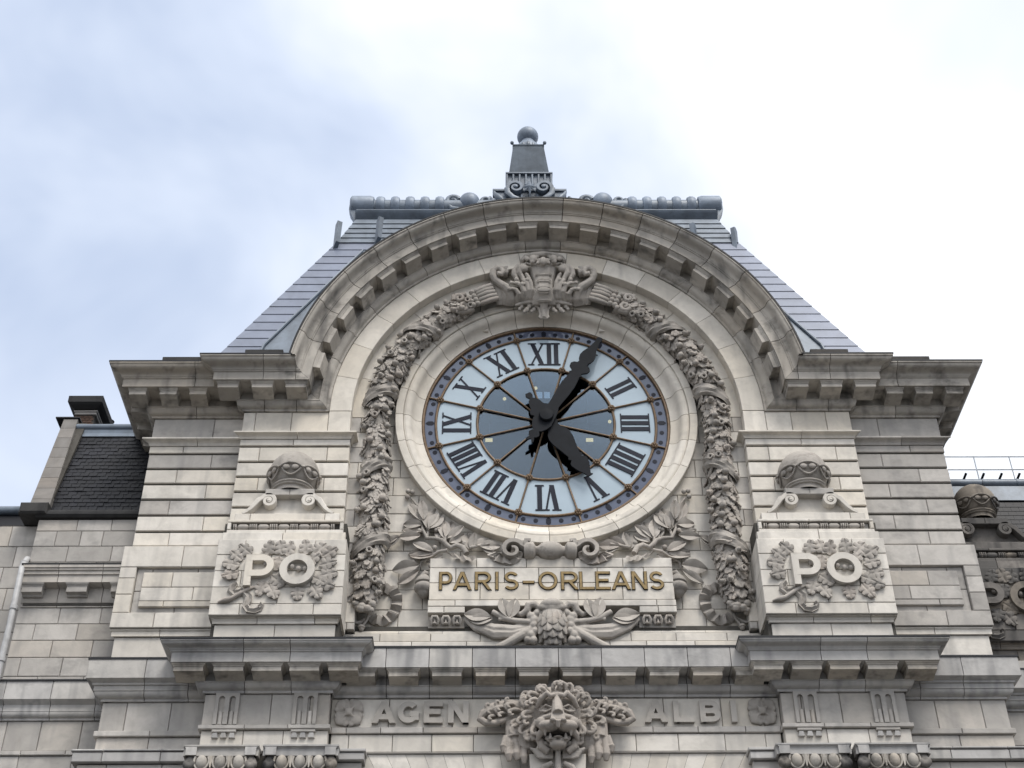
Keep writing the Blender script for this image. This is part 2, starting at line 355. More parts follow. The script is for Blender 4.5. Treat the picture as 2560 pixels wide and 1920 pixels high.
# ---- arch: voussoirs, inner ring and jambs
ar = part('archivolt', MB().add([], []).rings([[arc_pt(r, a * math.pi / 40, y, ZC) for r, y in ((5.24, -.9), (5.8, -.9), (5.8, .8), (5.24, .8))] for a in range(-20, 21)]).mesh(), 'mortar')
e = [7.0 + 11.86 * k for k in range(8)]; e = [-x for x in reversed(e)] + e
def ring_stone(par, a0, a1, r0, r1, yf, yb, material, name, n=4, ch=.012, gap=.014, zc=ZC):
    g0 = gap / 2 / r1; a0, a1 = R(a0) + g0, R(a1) - g0; rs = []
    for i in range(n + 1):
        a = a0 + (a1 - a0) * i / n; rs.append([arc_pt(r, a, y, zc) for r, y in ((r0, yb), (r0, yf + ch), (r0 + ch, yf), (r1 - ch, yf), (r1, yf + ch), (r1, yb))])
    O(name, MB().rings(rs).mesh(smooth=30), material, par)
for a, b in zip(e, e[1:]): ring_stone(ar, a, b, 5.205, 5.79, -.95 + rng.uniform(-.003, .003), -.3, 'arch', 'voussoir')
ir = part('inner_arch', MB().rings([[arc_pt(r, a * math.pi / 40, y, ZC) for r, y in ((4.82, -.6), (5.22, -.6), (5.22, .8), (4.82, .8))] for a in range(-20, 21)]).mesh(), 'mortar')
for k in range(-6, 6): ring_stone(ir, 15 * k, 15 * k + 15, 4.76, 5.23, -.65, -.18, 'arch', 'voussoir')
for s in (-1, 1):
    jb = part('jamb', MB().box(min(s * 4.8, s * 5.25), max(s * 4.8, s * 5.25), -.6, .8, -6.6, ZC).mesh(), 'mortar')
    z = ZC; i = 0
    while z > -6.5:
        h = .49 if z > -4 else .56; z0 = max(z - h, -6.62); row(jb, s * 4.76, s * 5.25, z0, z, -.65, [] if i % 3 else [.4], 'stone' if i % 2 else 'grey', depth=.5); z = z0; i += 1
# ---- tympanum field behind the clock
ty = part('tympanum_wall', MB().box(-4.9, 4.9, -.12, -.06, -6.5, -4.2).mesh(), 'mortar')
z = -6.40; i = 0
while z < 4.7:
    z1 = z + .56; zn = min(abs(z), abs(z1)) if z * z1 > 0 else 0; zx = max(abs(z), abs(z1))
    xi = 0
    if zn < 3.95: xi = (math.sqrt(max(4.04 ** 2 - zx ** 2, 0)) + math.sqrt(max(3.46 ** 2 - zn ** 2, 0))) / 2
    xo = 4.86 if z < 0 else math.sqrt(max(5.15 ** 2 - (z - ZC) ** 2, .04))
    if xo > xi + .1:
        if xi == 0: row(ty, -xo, xo, z, z1, -.2, [(.5 + k) / 9 if i % 2 else k / 9 for k in range(0 if i % 2 else 1, 9)], 'stone', depth=.1)
        else:
            for s in (-1, 1): row(ty, s * xi, s * xo, z, z1, -.2, [.55 if i % 2 else .35] if xo - xi > .9 else [], 'stone', depth=.1)
    z = z1; i += 1
# sloping sill and foot of the tympanum
sl_ = part('tympanum_sill', MB().box(-5.1, 5.1, -.42, .5, -7.75, -6.42).mesh(), 'mortar')
for k in range(9):
    a = -4.76 + 9.52 * k / 9; b = a + 9.52 / 9
    O('stone_block', MB().rings([[(x, -.16, -6.40), (x, -.21, -6.40), (x, -.34, -6.47), (x, -.50, -6.62), (x, -.50, -6.66), (x, -.16, -6.66)] for x in (a + .004, b - .004)]).mesh(), 'stone', sl_)
row(sl_, -5.15, 5.15, -6.88, -6.66, -.52, [.1, .22, .32, .45, .56, .68, .8, .9], 'stone'); row(sl_, -5.15, 5.15, -7.8, -6.88, -.54, [.06, .17, .29, .4, .52, .64, .73, .84, .94], 'stone')

# ---- stone surround of the clock
pr = [(4.08, -.12), (4.08, -.44), (4.065, -.455), (3.885, -.455), (3.87, -.44), (3.868, -.375), (3.85, -.40), (3.80, -.415), (3.73, -.40), (3.67, -.355), (3.635, -.29), (3.61, -.23), (3.57, -.17), (3.51, -.125), (3.44, -.10), (3.385, -.095), (3.385, .06), (4.08, .06)]
sr = part('clock_surround', MB().rings([[arc_pt(r, k * math.pi / 36, y, 0) for r, y in ((4.05, -.1), (3.9, -.36), (3.6, -.1), (3.42, -.05), (3.42, .1), (4.05, .1))] for k in range(73)], cap=False).mesh(), 'mortar')
for k in range(28):
    a0, a1 = 2 * math.pi * k / 28 + .002, 2 * math.pi * (k + 1) / 28 - .002
    O('ring_stone', MB().rings([[arc_pt(r, a0 + (a1 - a0) * i / 4, y, 0) for r, y in pr] for i in range(5)]).mesh(smooth=28), 'arch', sr)

# ---- main cornice with modillions: side bays, inner bays and over the arch
UP = [(0, -.32), (.05, -.32), (.05, -.265), (.075, -.25)] + ovolo(.085, -.245, .20, -.085)[1:] + [(.215, -.08), (.215, -.05), (.15, -.05), (.15, .19), (.77, .19), (.77, .43), (.80, .445), (.80, .475)] + cyma(.82, .48, 1.09, .715) + [(1.12, .725), (1.12, .76)]
uc = part('main_cornice', MB().box(-10.4, -6.0, -.6, 1.5, -.3, .70).box(6.0, 10.4, -.6, 1.5, -.3, .70).rings([[arc_pt(r, a * math.pi / 40, y, ZC) for r, y in ((5.85, -.9), (6.75, -.9), (6.75, .9), (5.85, .9))] for a in range(-20, 21)]).mesh(), 'mortar')
def xa(p, z): return math.sqrt((RA + z + .32) ** 2 - (z - ZC) ** 2)
def aa(z): return math.pi / 2 - math.asin((z - ZC) / (RA + z + .32))
for s in (-1, 1):
    def seg(A, B, ma, mb, j, fa=None, fb=None, mt='cornice'):
        if s < 0: sweep(uc, Run(A, B, ma, mb, fa, fb), UP, j, mt)
        else:   # mirrored
            A2, B2 = (-B[0], B[1]), (-A[0], A[1]); L = Run(A2, B2).L
            sweep(uc, Run(A2, B2, -mb, -ma, (lambda p, z: L - fb(p, z)) if fb else None, (lambda p, z: L - fa(p, z)) if fa else None), UP, [L - q for q in reversed(j)], mt)
    seg((-10.5, 1.6), (-10.5, -.65), 0, 1, [.9])
    seg((-10.5, -.65), (-8.05, -.65), -1, -1, [1.15])
    seg((-8.05, -.65), (-8.05, -.95), 1, 1, [])
    seg((-8.05, -.95), (-5.0, -.95), -1, 0, [.55, 1.4], None, lambda p, z: 8.05 - xa(p, z), 'cornice')
prof = list(UP) + [(-.25, .76), (-.25, -.32)]
K = 17
for k in range(K):
    ends = []
    for i in range(6):
        ringp = []
        for p, z in prof:
            am = aa(z); g0 = .009 / 6
            t0 = -am if k == 0 else -R(84) + 2 * R(84) * k / K + g0; t1 = am if k == K - 1 else -R(84) + 2 * R(84) * (k + 1) / K - g0
            a = t0 + (t1 - t0) * i / 5; ringp.append(arc_pt(RA + z + .32, a, -.95 - p, ZC))
        ends.append(ringp)
    O('cornice_stone', MB().rings(ends).mesh(smooth=32), 'cornice', uc)
def modillion(w, p0, p1, z0, z1, y0, dz=0.0):
    m = MB(); h = z1 - z0
    m.rings([[(x, y0 - p0, z0 - .02 + dz), (x, y0 - p0 - .08, z0 - .03 + dz), (x, y0 - (p0 + p1) / 2, z0 + .01 + dz), (x, y0 - p1 + .02, z0 + .03 + dz), (x, y0 - p1, z0 + .035 + dz), (x, y0 - p1, z1 - .075 + dz), (x, y0 - p0, z1 - .075 + dz)] for x in (-w / 2, w / 2)])
    m.rings([[(x * q, y0 - p0, zz + dz), (x * q, y0 - p1 - (q - 1) * .35, zz + dz), (-x * q, y0 - p1 - (q - 1) * .35, zz + dz), (-x * q, y0 - p0, zz + dz)] for x, q, zz in ((w / 2, 1.04, z1 - .076), (w / 2, 1.06, z1 - .055), (w / 2, 1.14, z1 - .03), (w / 2, 1.16, z1 - .002))])
    return m.mesh()
mo_i = modillion(.54, .14, .67, -.03, .19, -.95); mo_o = modillion(.44, .14, .67, -.03, .19, -.65); mo_a = modillion(.52, .14, .67, -.03, .19, -.95, RA + .32)
mo_s = modillion(.44, .14, .67, -.03, .19, 0)
for s in (-1, 1):
    for x in (8.42, 7.52, 6.63): O('modillion', mo_i, 'cornice', uc, (s * x, 0, 0))
    for x in (10.86, 10.05, 9.26): O('modillion', mo_o, 'cornice', uc, (s * x, 0, 0))
    for y in (-.35, .45, 1.25):
        q = O('modillion', mo_s, 'cornice', uc, (s * 10.5, y, 0)); q.rotation_euler = (0, 0, R(90) if s > 0 else R(-90))
for k in range(-10, 10):
    q = O('modillion', mo_a, 'cornice', uc, (0, 0, ZC)); q.rotation_euler = (0, R(4.15 + 8.3 * k), 0)
# lead flashing along the top edge
fl = MB()
for s in (-1, 1):
    fl.box(min(s * 11.63, s * 9.17), max(s * 11.63, s * 9.17), -1.78, -.4, .762, .80); fl.box(min(s * 9.18, s * 6.75), max(s * 9.18, s * 6.75), -2.08, -.4, .764, .805); fl.box(min(s * 11.63, s * 10.2), max(s * 11.63, s * 10.2), -.4, 1.6, .762, .80)
fl.rings([[arc_pt(r, a * R(81.4) / 40, y, ZC) for r, y in ((6.875, -2.085), (6.92, -2.085), (6.92, -.2), (6.875, -.2))] for a in range(-40, 41)])
part('flashing', fl.mesh(), 'flash', 'thin black lead flashing along the top of the cornice')
lg = MB()
for s in (-1, 1):
    lg.box(min(s * 7.0, s * 8.0), max(s * 7.0, s * 8.0), -2.03, -1.2, .81, .95) ; lg.box(min(s * 9.25, s * 10.25), max(s * 9.25, s * 10.25), -1.7, -1.0, .80, .97)
    part('coping_roll', lg.mesh(), 'blackstone', 'mossy dark coping roll lying on the cornice'); lg = MB()
# ------------------------------------------------------------------ pedestals with ball, scrolls and monogram
def xc(s): return s * 6.525
def spiral(cx, cz, r0, r1, a0, turns, n=26, sg=1):
    return [(cx + (r0 + (r1 - r0) * i / n) * math.cos(a0 + sg * 2 * math.pi * turns * i / n), cz + (r0 + (r1 - r0) * i / n) * math.sin(a0 + sg * 2 * math.pi * turns * i / n)) for i in range(n + 1)]
def band(m, pts, hw, y0, y1):
    """strip of changing half width hw along a path in (x, z), between depths y0 and y1"""
    rs = []
    for i, (x, z) in enumerate(pts):
        a = pts[max(i - 1, 0)]; b = pts[min(i + 1, len(pts) - 1)]; tx, tz = b[0] - a[0], b[1] - a[1]; l = math.hypot(tx, tz) or 1
        nx, nz = -tz / l, tx / l; h = hw[i] if hasattr(hw, '__len__') else hw
        rs.append([(x + nx * h, y0 + .012, z + nz * h), (x + nx * h * .8, y0, z + nz * h * .8), (x - nx * h * .8, y0, z - nz * h * .8), (x - nx * h, y0 + .012, z - nz * h), (x - nx * h, y1, z - nz * h), (x + nx * h, y1, z + nz * h)])
    return m.rings(rs)
def oak_leaf(L=1.0, W=.42, lobes=2.6, amp=.17, cup=.07, curl=-.05, skirt=.11, seed=0, n=15, m=9):
    q = random.Random(seed); ph = q.uniform(-.25, .25); vs_ = []
    for i in range(n):
        t = i / (n - 1); env = max(math.sin(math.pi * min(1, t ** .75 * .9 + .06)), .05) ** .62
        for j in range(m):
            u = 2 * j / (m - 1) - 1; side = ph if u > 0 else -ph; k = abs(u) ** 1.6
            w = W * env * (1 + amp * k * math.cos(2 * math.pi * (lobes * t + .12) + side))
            z = cup * (1 - u * u) - .055 * math.exp(-(u * 5.5) ** 2) + .03 * k * math.cos(2 * math.pi * lobes * t + 1.0 + side) - curl * t * t - .03 * abs(math.sin(6 * (t + .35 * abs(u)))) * (1 - abs(u))
            vs_.append((u * w, t * L + .07 * k * math.sin(2 * math.pi * (lobes * t + .12) + side), z))
    return leaf_mesh(vs_, n, m, skirt)
def laurel_leaf(L=1.0, W=.2, cup=.05, curl=.1, skirt=.06, n=9, m=5, wav=.05):
    vs_ = []
    for i in range(n):
        t = i / (n - 1); w = W * math.sin(math.pi * (t * .94 + .03)) ** .85
        for j in range(m):
            u = 2 * j / (m - 1) - 1
            vs_.append((u * w, t * L, cup * abs(u) - cup * .9 * math.exp(-(u * 4) ** 2) - curl * t * t + wav * W * math.sin(9 * t + 2 * u)))
    return leaf_mesh(vs_, n, m, skirt)
def leaf_mesh(vs_, n, m, skirt):
    fs = [(i * m + j, i * m + j + 1, (i + 1) * m + j + 1, (i + 1) * m + j) for i in range(n - 1) for j in range(m - 1)]
    rim = [j for j in range(m)] + [i * m + m - 1 for i in range(1, n)] + [(n - 1) * m + j for j in range(m - 2, -1, -1)] + [i * m for i in range(n - 2, 0, -1)]
    if skirt:
        k = len(vs_); vs_ = vs_ + [(vs_[i][0] * .9, vs_[i][1], vs_[i][2] - skirt) for i in rim]
        fs += [(rim[i], k + i, k + (i + 1) % len(rim), rim[(i + 1) % len(rim)]) for i in range(len(rim))]
    return MB().add(vs_, fs).mesh(smooth=55)
OAK = [oak_leaf(seed=i, W=.36 + .03 * i, lobes=2.5 + .25 * i, curl=-.06 + .08 * i) for i in range(3)]
OAKD = [oak_leaf(seed=5 + i, W=.33 + .02 * i, lobes=2.9 + .3 * i, amp=.30, curl=.02 + .05 * i, n=21) for i in range(3)]
LAU = [laurel_leaf(W=.19 + .03 * i, curl=.05 + .12 * i) for i in range(3)]
def text_mesh(ch, size, depth, off=0.0):
    cu = bpy.data.curves.new('t', 'FONT'); cu.body = ch; cu.size = size; cu.extrude = depth / 2; cu.offset = off; cu.bevel_depth = min(.006, depth * .1); cu.bevel_resolution = 0; cu.resolution_u = 6
    o = bpy.data.objects.new('t', cu); col.objects.link(o); dg = bpy.context.evaluated_depsgraph_get(); me = bpy.data.meshes.new_from_object(o.evaluated_get(dg)); bpy.data.objects.remove(o)
    xs = [v.co.x for v in me.vertices]; ys = [v.co.y for v in me.vertices]; x0, x1, y0, y1 = min(xs), max(xs), min(ys), max(ys)
    for v in me.vertices:   # stand it up in the facade plane, origin at lower left, front at y = 0
        x, y, z = v.co; v.co = (x - x0, -z + depth / 2, y - y0)
    return me, x1 - x0, y1 - y0
# letters drawn as strokes: bars and bent strips of stone
def strokes(parts, h, w, t, d):
    """parts: ('l', x0,z0,x1,z1[,tk]) bars, ('a', cx,cz,rx,rz,a0,a1) arcs, all in units of height h and width w"""
    m = MB()
    for i, q in enumerate(parts):
        y0 = -i * .0016
        if q[0] == 'l':
            tk = t * (q[5] if len(q) > 5 else 1); x0, z0, x1, z1 = q[1] * w, q[2] * h, q[3] * w, q[4] * h
            if abs(z1 - z0) < 1e-6: m.poly([(x0, z0 - tk / 2), (x1, z0 - tk / 2), (x1, z0 + tk / 2), (x0, z0 + tk / 2)], y0, d)
            elif abs(x1 - x0) < 1e-6: m.poly([(x0 - tk / 2, z0), (x0 + tk / 2, z0), (x0 + tk / 2, z1), (x0 - tk / 2, z1)], y0, d)
            else:
                l = math.hypot(x1 - x0, z1 - z0); hx = tk / 2 * l / abs(z1 - z0); m.poly([(x0 - hx, z0), (x0 + hx, z0), (x1 + hx, z1), (x1 - hx, z1)], y0, d)
        else:
            _, cx, cz, rx, rz, a0, a1 = q; n = max(8, int(abs(a1 - a0) / 10)); o_, i_ = [], []
            for k in range(n + 1):
                a = R(a0 + (a1 - a0) * k / n); c, s_ = math.cos(a), math.sin(a)
                o_.append((cx * w + (rx * w + t / 2) * c, cz * h + (rz * h + t / 2) * s_)); i_.append((cx * w + (rx * w - t / 2) * c, cz * h + (rz * h - t / 2) * s_))
            if abs(a1 - a0) >= 360:
                m.rings([[(p[0], y0, p[1]) for p in o_[:-1]], [(p[0], d, p[1]) for p in o_[:-1]], [(p[0], d, p[1]) for p in i_[:-1]], [(p[0], y0, p[1]) for p in i_[:-1]], [(p[0], y0, p[1]) for p in o_[:-1]]], True, False)
            else: m.poly(o_ + i_[::-1], y0, d)
    return m.mesh(smooth=30)
def glyph(ch, h, t, d, wd=None):
    k = t / h / 2; W = {'P': .72, 'O': 1.0, 'A': .92, 'G': .92, 'E': .66, 'N': .84, 'L': .62, 'B': .74, 'I': 0.18, 'R': .76, 'S': .70, '-': .5, 'C': .9}[ch]; w = wd or W * h; kx = t / w / 2
    D = {
     'I': [('l', .5, 0, .5, 1)],
     'L': [('l', kx, 0, kx, 1), ('l', kx, k, 1, k)],
     'E': [('l', kx, 0, kx, 1), ('l', kx, k, 1, k), ('l', kx, .52, .88, .52), ('l', kx, 1 - k, 1, 1 - k)],
     'N': [('l', kx, 0, kx, 1), ('l', 1 - kx, 0, 1 - kx, 1), ('l', 1 - kx * 1.1, 0, kx * 1.1, 1)],
     'A': [('l', kx * 1.1, 0, .5, 1), ('l', 1 - kx * 1.1, 0, .5, 1), ('l', .24, .28, .76, .28)],
     'P': [('l', kx, 0, kx, 1), ('l', kx, 1 - k, .58, 1 - k), ('l', kx, .40, .58, .40), ('a', .56, (1 - k + .40) / 2, .44 - kx, (1 - k - .40) / 2, -90, 90)],
     'B': [('l', kx, 0, kx, 1), ('l', kx, 1 - k, .55, 1 - k), ('l', kx, .52, .58, .52), ('l', kx, k, .58, k), ('a', .53, (1 - k + .52) / 2, .42 - kx, (1 - k - .52) / 2, -90, 90), ('a', .56, (k + .52) / 2, .44 - kx, (.52 - k) / 2, -90, 90)],
     'R': [('l', kx, 0, kx, 1), ('l', kx, 1 - k, .58, 1 - k), ('l', kx, .46, .58, .46), ('a', .56, (1 - k + .46) / 2, .42 - kx, (1 - k - .46) / 2, -90, 90), ('l', 1 - kx, 0, .5, .46)],
     'O': [('a', .5, .5, .5 - kx, .5 - k, 0, 360)],
     'G': [('a', .5, .5, .5 - kx, .5 - k, 42, 318), ('l', 1 - kx, .13, 1 - kx, .46), ('l', .58, .42, 1, .42)],
     'S': [('a', .5, .75 - k / 2, .5 - kx * 1.3, .25 - k / 2, 25, 270), ('a', .5, .25 + k / 2, .5 - kx, .25 - k / 2, -150, 90)],
     '-': [('l', 0, .42, 1, .42)]}[ch]
    return strokes(D, h, w, t, d), w

def pedestal(s, cx, dy, dz, rt, balls=.64, stone_m='stone', carve='carved', name='pedestal', full=True):
    """attic pedestal: plinth, monogram block, beaded band, scrolled cap and leafy ball; built round x = cx"""
    P_ = part(name, MB().box(-1.5, 1.5, -1.4, -.4, -7.7, -4.1).mesh(), 'mortar', 'attic pedestal with PO monogram, scrolls and stone ball', rt); P_.location = (cx, dy, ZO + dz)
    def rw(*a, **k): row(P_, *a, **k)
    rw(-1.42, 1.42, -7.8, -6.91, -1.45, [.5], stone_m, depth=.5)
    for A, B, a, b in (((-1.42, -.9), (-1.42, -1.45), 0, 1), ((-1.42, -1.45), (1.42, -1.45), -1, 1), ((1.42, -1.45), (1.42, -.9), -1, 0)):
        sweep(P_, Run(A, B, a, b), [(0, -6.915), (.05, -6.915), (.05, -6.85)] + cavetto(.06, -6.84, .10, -6.79) + [(.13, -6.785), (.13, -6.77)], [1.0, 2.35] if B[0] - A[0] > 1 else [], stone_m, 'moulding_stone')
    zz = [-6.77, -6.47, -6.02, -5.575, -5.13, -4.70]; js = [[.24, .78], [.5], [.2, .75], [.42, .85], [.22, .75]]
    for i in range(5):
        rw(-1.555, 1.555, zz[i], zz[i + 1], -1.65, js[i], stone_m, depth=1.0)
    rw(-1.50, 1.50, -4.70, -4.44, -1.56, [.5], stone_m, depth=.9)
    # beaded band in a sunk frame
    rw(-1.43, 1.43, -4.44, -4.33, -1.51, [.5], stone_m, depth=.9); rw(-1.43, 1.43, -4.12, -4.04, -1.51, [.45], stone_m, depth=.9)
    rw(-1.43, -1.33, -4.33, -4.12, -1.51, [], stone_m, depth=.9); rw(1.33, 1.43, -4.33, -4.12, -1.51, [], stone_m, depth=.9); rw(-1.33, 1.33, -4.33, -4.12, -1.40, [.5], 'grey', depth=.7)
    x = -1.29; bead = MB().tube([(0, 0, 0), (.03, 0, 0), (.07, 0, 0), (.22, 0, 0), (.26, 0, 0), (.29, 0, 0)], [.03, .07, .085, .085, .07, .03], 10).mesh(smooth=40)
    reel = MB().tube([(0, 0, 0), (.008, 0, 0), (.035, 0, 0), (.043, 0, 0)], [.05, .092, .092, .05], 10).mesh(smooth=30)
    for k in range(5):
        for j in range(4 if k < 5 else 0):
            if k or j > 1: O('reel', reel, carve, P_, (x, -1.42, -4.225)); x += .05
        O('bead', bead, carve, P_, (x, -1.42, -4.225)); x += .30
    for j in range(2): O('reel', reel, carve, P_, (x, -1.42, -4.225)); x += .05
    rw(-1.30, 1.30, -4.04, -3.80, -1.42, [.16, .86], stone_m, depth=.7)
    # scrolled cap
    O('cap', MB().poly([(-1.12, -3.80), (1.12, -3.80), (.86, -3.62), (.70, -3.42), (.60, -3.26), (-.60, -3.26), (-.70, -3.42), (-.86, -3.62)], -1.20, -.6).mesh(), stone_m, P_)
    for q in (-1, 1):
        pts = [(q * (1.28 - 1.0 * 0), -3.79)]; pts = [(q * 1.12, -3.79), (q * 1.02, -3.73), (q * .92, -3.63), (q * .83, -3.50), (q * .75, -3.38)]
        sp = [(q * a, b) for a, b in spiral(.505, -3.41, .185, .03, R(25), 1.75, 34)]; full_p = pts + sp; n_ = len(full_p)
        hw = [.035 + .008 * i if i < 5 else .056 - .038 * (i - 5) / n_ for i in range(n_)]
        O('scroll', band(MB(), full_p, hw, -1.42, -1.1).ell((q * .505, -1.40, -3.41), (.05, .04, .05), 10, 6).mesh(smooth=40), stone_m, P_)
    O('neck', MB().block(-.61, -.003, -3.26, -3.07, -1.42, -.7, .015).block(.003, .61, -3.26, -3.07, -1.42, -.7, .015).mesh(), 'grey' if stone_m == 'stone' else stone_m, P_)
    b = balls; zb = -2.42
    O('ball', MB().lathe([(.001, b)] + [(b * math.sin(a * math.pi / 24), b * math.cos(a * math.pi / 24)) for a in range(1, 15)] + [(b * .93, -.30 * b), (b * .85, -.5 * b), (b * .76, -.60 * b), (b * .72, -.64 * b), (b * .84, -.67 * b), (b * .86, -.73 * b), (b * .80, -.78 * b), (b * .80, -.82 * b), (b * .72, -.86 * b), (b * .72, -1.02 * b)], (0, -1.02, zb), 40).mesh(smooth=35), carve, P_)
    rim_ = []; fill = []
    for i in range(15):       # one lobe of the leafy collar: rolled rim round a hollow shell
        u = 2 * i / 14 - 1; zt = -.02 - .14 * abs(u) ** 2.5; a_ = u * R(25); rim_.append((b * 1.06 * math.sin(a_), -b * 1.06 * math.cos(a_), b * zt))
    low = [(b * (1.0 - .12 * t) * math.sin(R(25 - 50 * t)), -b * (1.02 - .10 * math.sin(math.pi * t)) * math.cos(R(25 - 50 * t)), b * (-.17 - .33 * math.sin(math.pi * t))) for t in [i / 10 for i in range(11)]]
    lob = MB().tube(rim_ + low, [.05 * b] * 15 + [.04 * b] * 11, 7)
    for q in (-1, 1): lob.ell((q * b * .17, -b * 1.0, -b * .19), (.15 * b, .07 * b, .12 * b), 10, 7)
    sh = lob.mesh(smooth=70)
    for k in range(-3, 4):
        q = O('collar_leaf', sh, carve, P_, (0, -1.02, zb - .02)); q.rotation_euler = (0, 0, R(51.4 * k))
    return P_
def monogram(P_, lm='stone', carve='carved', seed=1):
    y = -1.65; q = random.Random(seed); me, wd = glyph('P', .84, .165, .16, .68); O('letter', me, lm, P_, (-.80, y - .16, -6.06))
    me, wd = glyph('O', .84, .175, .16, .84); O('letter', me, lm, P_, (.02, y - .16, -6.03))
    LV = OAKD if carve == 'carved' else [m_.copy() for m_ in OAKD]
    if carve != 'carved':
        for m_ in LV: m_.materials.clear()
    spots = [(-.80, -5.02, 140, .40), (-.28, -5.00, 75, .38), (.0, -4.98, 105, .42), (.18, -5.02, 75, .40), (.55, -4.98, 95, .40), (.86, -5.02, 48, .44), (1.08, -5.12, 32, .44), (1.06, -5.42, 12, .40), (1.10, -5.70, 14, .42), (1.06, -5.98, -18, .44), (.86, -6.16, -60, .42), (.46, -6.20, -85, .36),
             (-.10, -6.16, -62, .44), (-.34, -6.06, -112, .40), (-1.08, -5.42, 168, .42), (-1.06, -5.70, 200, .42), (-.98, -5.20, 140, .38), (-.06, -5.42, 80, .40), (.74, -5.30, 42, .38), (.92, -5.86, -30, .40), (-.02, -5.86, -40, .42)]
    for i, (x, z, a, L) in enumerate(spots):
        d = Vector((math.cos(R(a)), 0, math.sin(R(a)))); base = Vector((x * 1.06, y - .035, z)) - d * L * .45
        place('oak_leaf', LV[i % 3], carve, P_, frame(base, d + Vector((0, q.uniform(-.22, -.08), 0)), (q.uniform(-.2, .2), -1, q.uniform(-.1, .2)), L))
    for x, z in ((-.33, -5.42), (.30, -5.50), (.46, -5.56), (.62, -5.56)): O('acorn', MB().ell((0, 0, 0), (.065, .06, .075), 10, 7).mesh(smooth=180), carve, P_, (x, y - .06, z))
    O('branch', MB().tube([(-.50, y, -6.02), (-.66, y - .03, -6.08), (-.85, y - .05, -6.22), (-1.05, y - .05, -6.36), (-1.18, y - .05, -6.40), (-1.36, y - .02, -6.44)], [.03, .045, .055, .06, .075, .025], 8).mesh(smooth=60), carve, P_)
    for rb, hw in (([(-.98, -5.92), (-1.06, -6.02), (-1.08, -6.12), (-1.0, -6.20), (-.88, -6.18), (-.80, -6.10)], [.05, .09, .10, .10, .08, .05]), ([(-.86, -6.16), (-.74, -6.22), (-.66, -6.32), (-.66, -6.44), (-.70, -6.54), (-.62, -6.64), (-.48, -6.66), (-.36, -6.60), (-.32, -6.52), (-.36, -6.46)], [.07, .09, .10, .09, .08, .09, .09, .08, .06, .04])):
        rs = []
        for i, (x, z) in enumerate(rb):
            p0, p1 = rb[max(i - 1, 0)], rb[min(i + 1, len(rb) - 1)]; l = math.hypot(p1[0] - p0[0], p1[1] - p0[1]); nx, nz = -(p1[1] - p0[1]) / l, (p1[0] - p0[0]) / l; h = hw[i]
            rs.append([(x + nx * h * k, y - .05 - .035 * math.cos(k * 4.2 + i * .9), z + nz * h * k) for k in (-1, -.6, -.2, .2, .6, 1)] + [(x + nx * h, y + .02, z + nz * h), (x - nx * h, y + .02, z - nz * h)])
        O('ribbon', MB().rings(rs).mesh(smooth=45), carve, P_)
for s in (-1, 1):
    P_ = pedestal(s, xc(s), 0, 0, PV); monogram(P_, seed=3 + s)

# ------------------------------------------------------------------ lower entablature
def LOWBED(): return [(0, -8.68), (.06, -8.68), (.06, -8.625), (.09, -8.61)] + ovolo(.10, -8.605, .21, -8.49)[1:] + [(.23, -8.485), (.23, -8.455), (.14, -8.455), (.14, -8.232)]
PIER = LOWBED() + [(.72, -8.232), (.72, -8.005), (.755, -7.985), (.755, -7.96)] + cyma(.77, -7.955, .94, -7.825) + [(.96, -7.82), (.96, -7.79)]
CENT = LOWBED() + [(.67, -8.228), (.67, -7.755)]
WING = [(0, -8.68), (.05, -8.68), (.05, -8.63), (.07, -8.62)] + ovolo(.08, -8.615, .19, -8.49)[1:] + [(.21, -8.485), (.21, -8.37), (.25, -8.36), (.25, -8.31), (.38, -8.25), (.38, -7.79)]
lc = part('lower_cornice', MB().box(-10.3, 10.3, -1.0, 0, -8.66, -7.85).box(-7.9, -5.1, -1.4, 0, -8.66, -7.85).box(5.1, 7.9, -1.4, 0, -8.66, -7.85).box(-5.1, 5.1, -1.15, 0, -8.66, -7.85).mesh(), 'mortar')
sweep(lc, Run((-5.05, -1.2), (5.05, -1.2)), CENT, [1.2 + .98 * k for k in range(9)], 'lowcornice')
for s in (-1, 1):
    for A, B, a, b, pr_, j in (((-7.93, -1.0), (-7.93, -1.45), 0, 1, PIER, []), ((-7.93, -1.45), (-5.09, -1.45), -1, 1, PIER, [.9, 1.95]), ((-5.09, -1.45), (-5.09, -1.0), -1, 0, PIER, []),
                               ((-10.33, -.3), (-10.33, -1.05), 0, 1, WING, []), ((-10.33, -1.05), (-7.9, -1.05), -1, 0, WING, [.95, 1.95])):
        if s > 0: A, B, a, b, j = (-B[0], B[1]), (-A[0], A[1]), -b, -a, [Run(A, B).L - q for q in reversed(j)]
        sweep(lc, Run(A, B, a, b), pr_, j, 'lowcornice')
mo_c = modillion(.66, .13, .59, -8.445, -8.23, -1.2); mo_p = modillion(.66, .13, .63, -8.445, -8.23, -1.45)
for k in range(-5, 5): 
    if abs(k + .5) < 4.2: O('modillion', mo_c, 'cornice', lc, ((k + .5) * .985, 0, 0))
for s in (-1, 1):
    O('modillion', mo_c, 'cornice', lc, (s * 4.42, 0, 0))
    for x in (8.25, 7.35, 6.5, 5.65, 4.78): O('modillion', mo_p, 'cornice', lc, (s * x, 0, 0))
fl = MB().box(-4.13, 4.13, -1.885, -.5, -7.752, -7.70)
for s in (-1, 1):
    fl.box(min(s * 4.12, s * 8.90), max(s * 4.12, s * 8.90), -2.425, -.5, -7.788, -7.745); fl.box(min(s * 8.8, s * 10.73), max(s * 8.8, s * 10.73), -1.45, -.5, -7.788, -7.742)
part('flashing', fl.mesh(), 'flash', 'black lead flashing on the lower cornice')
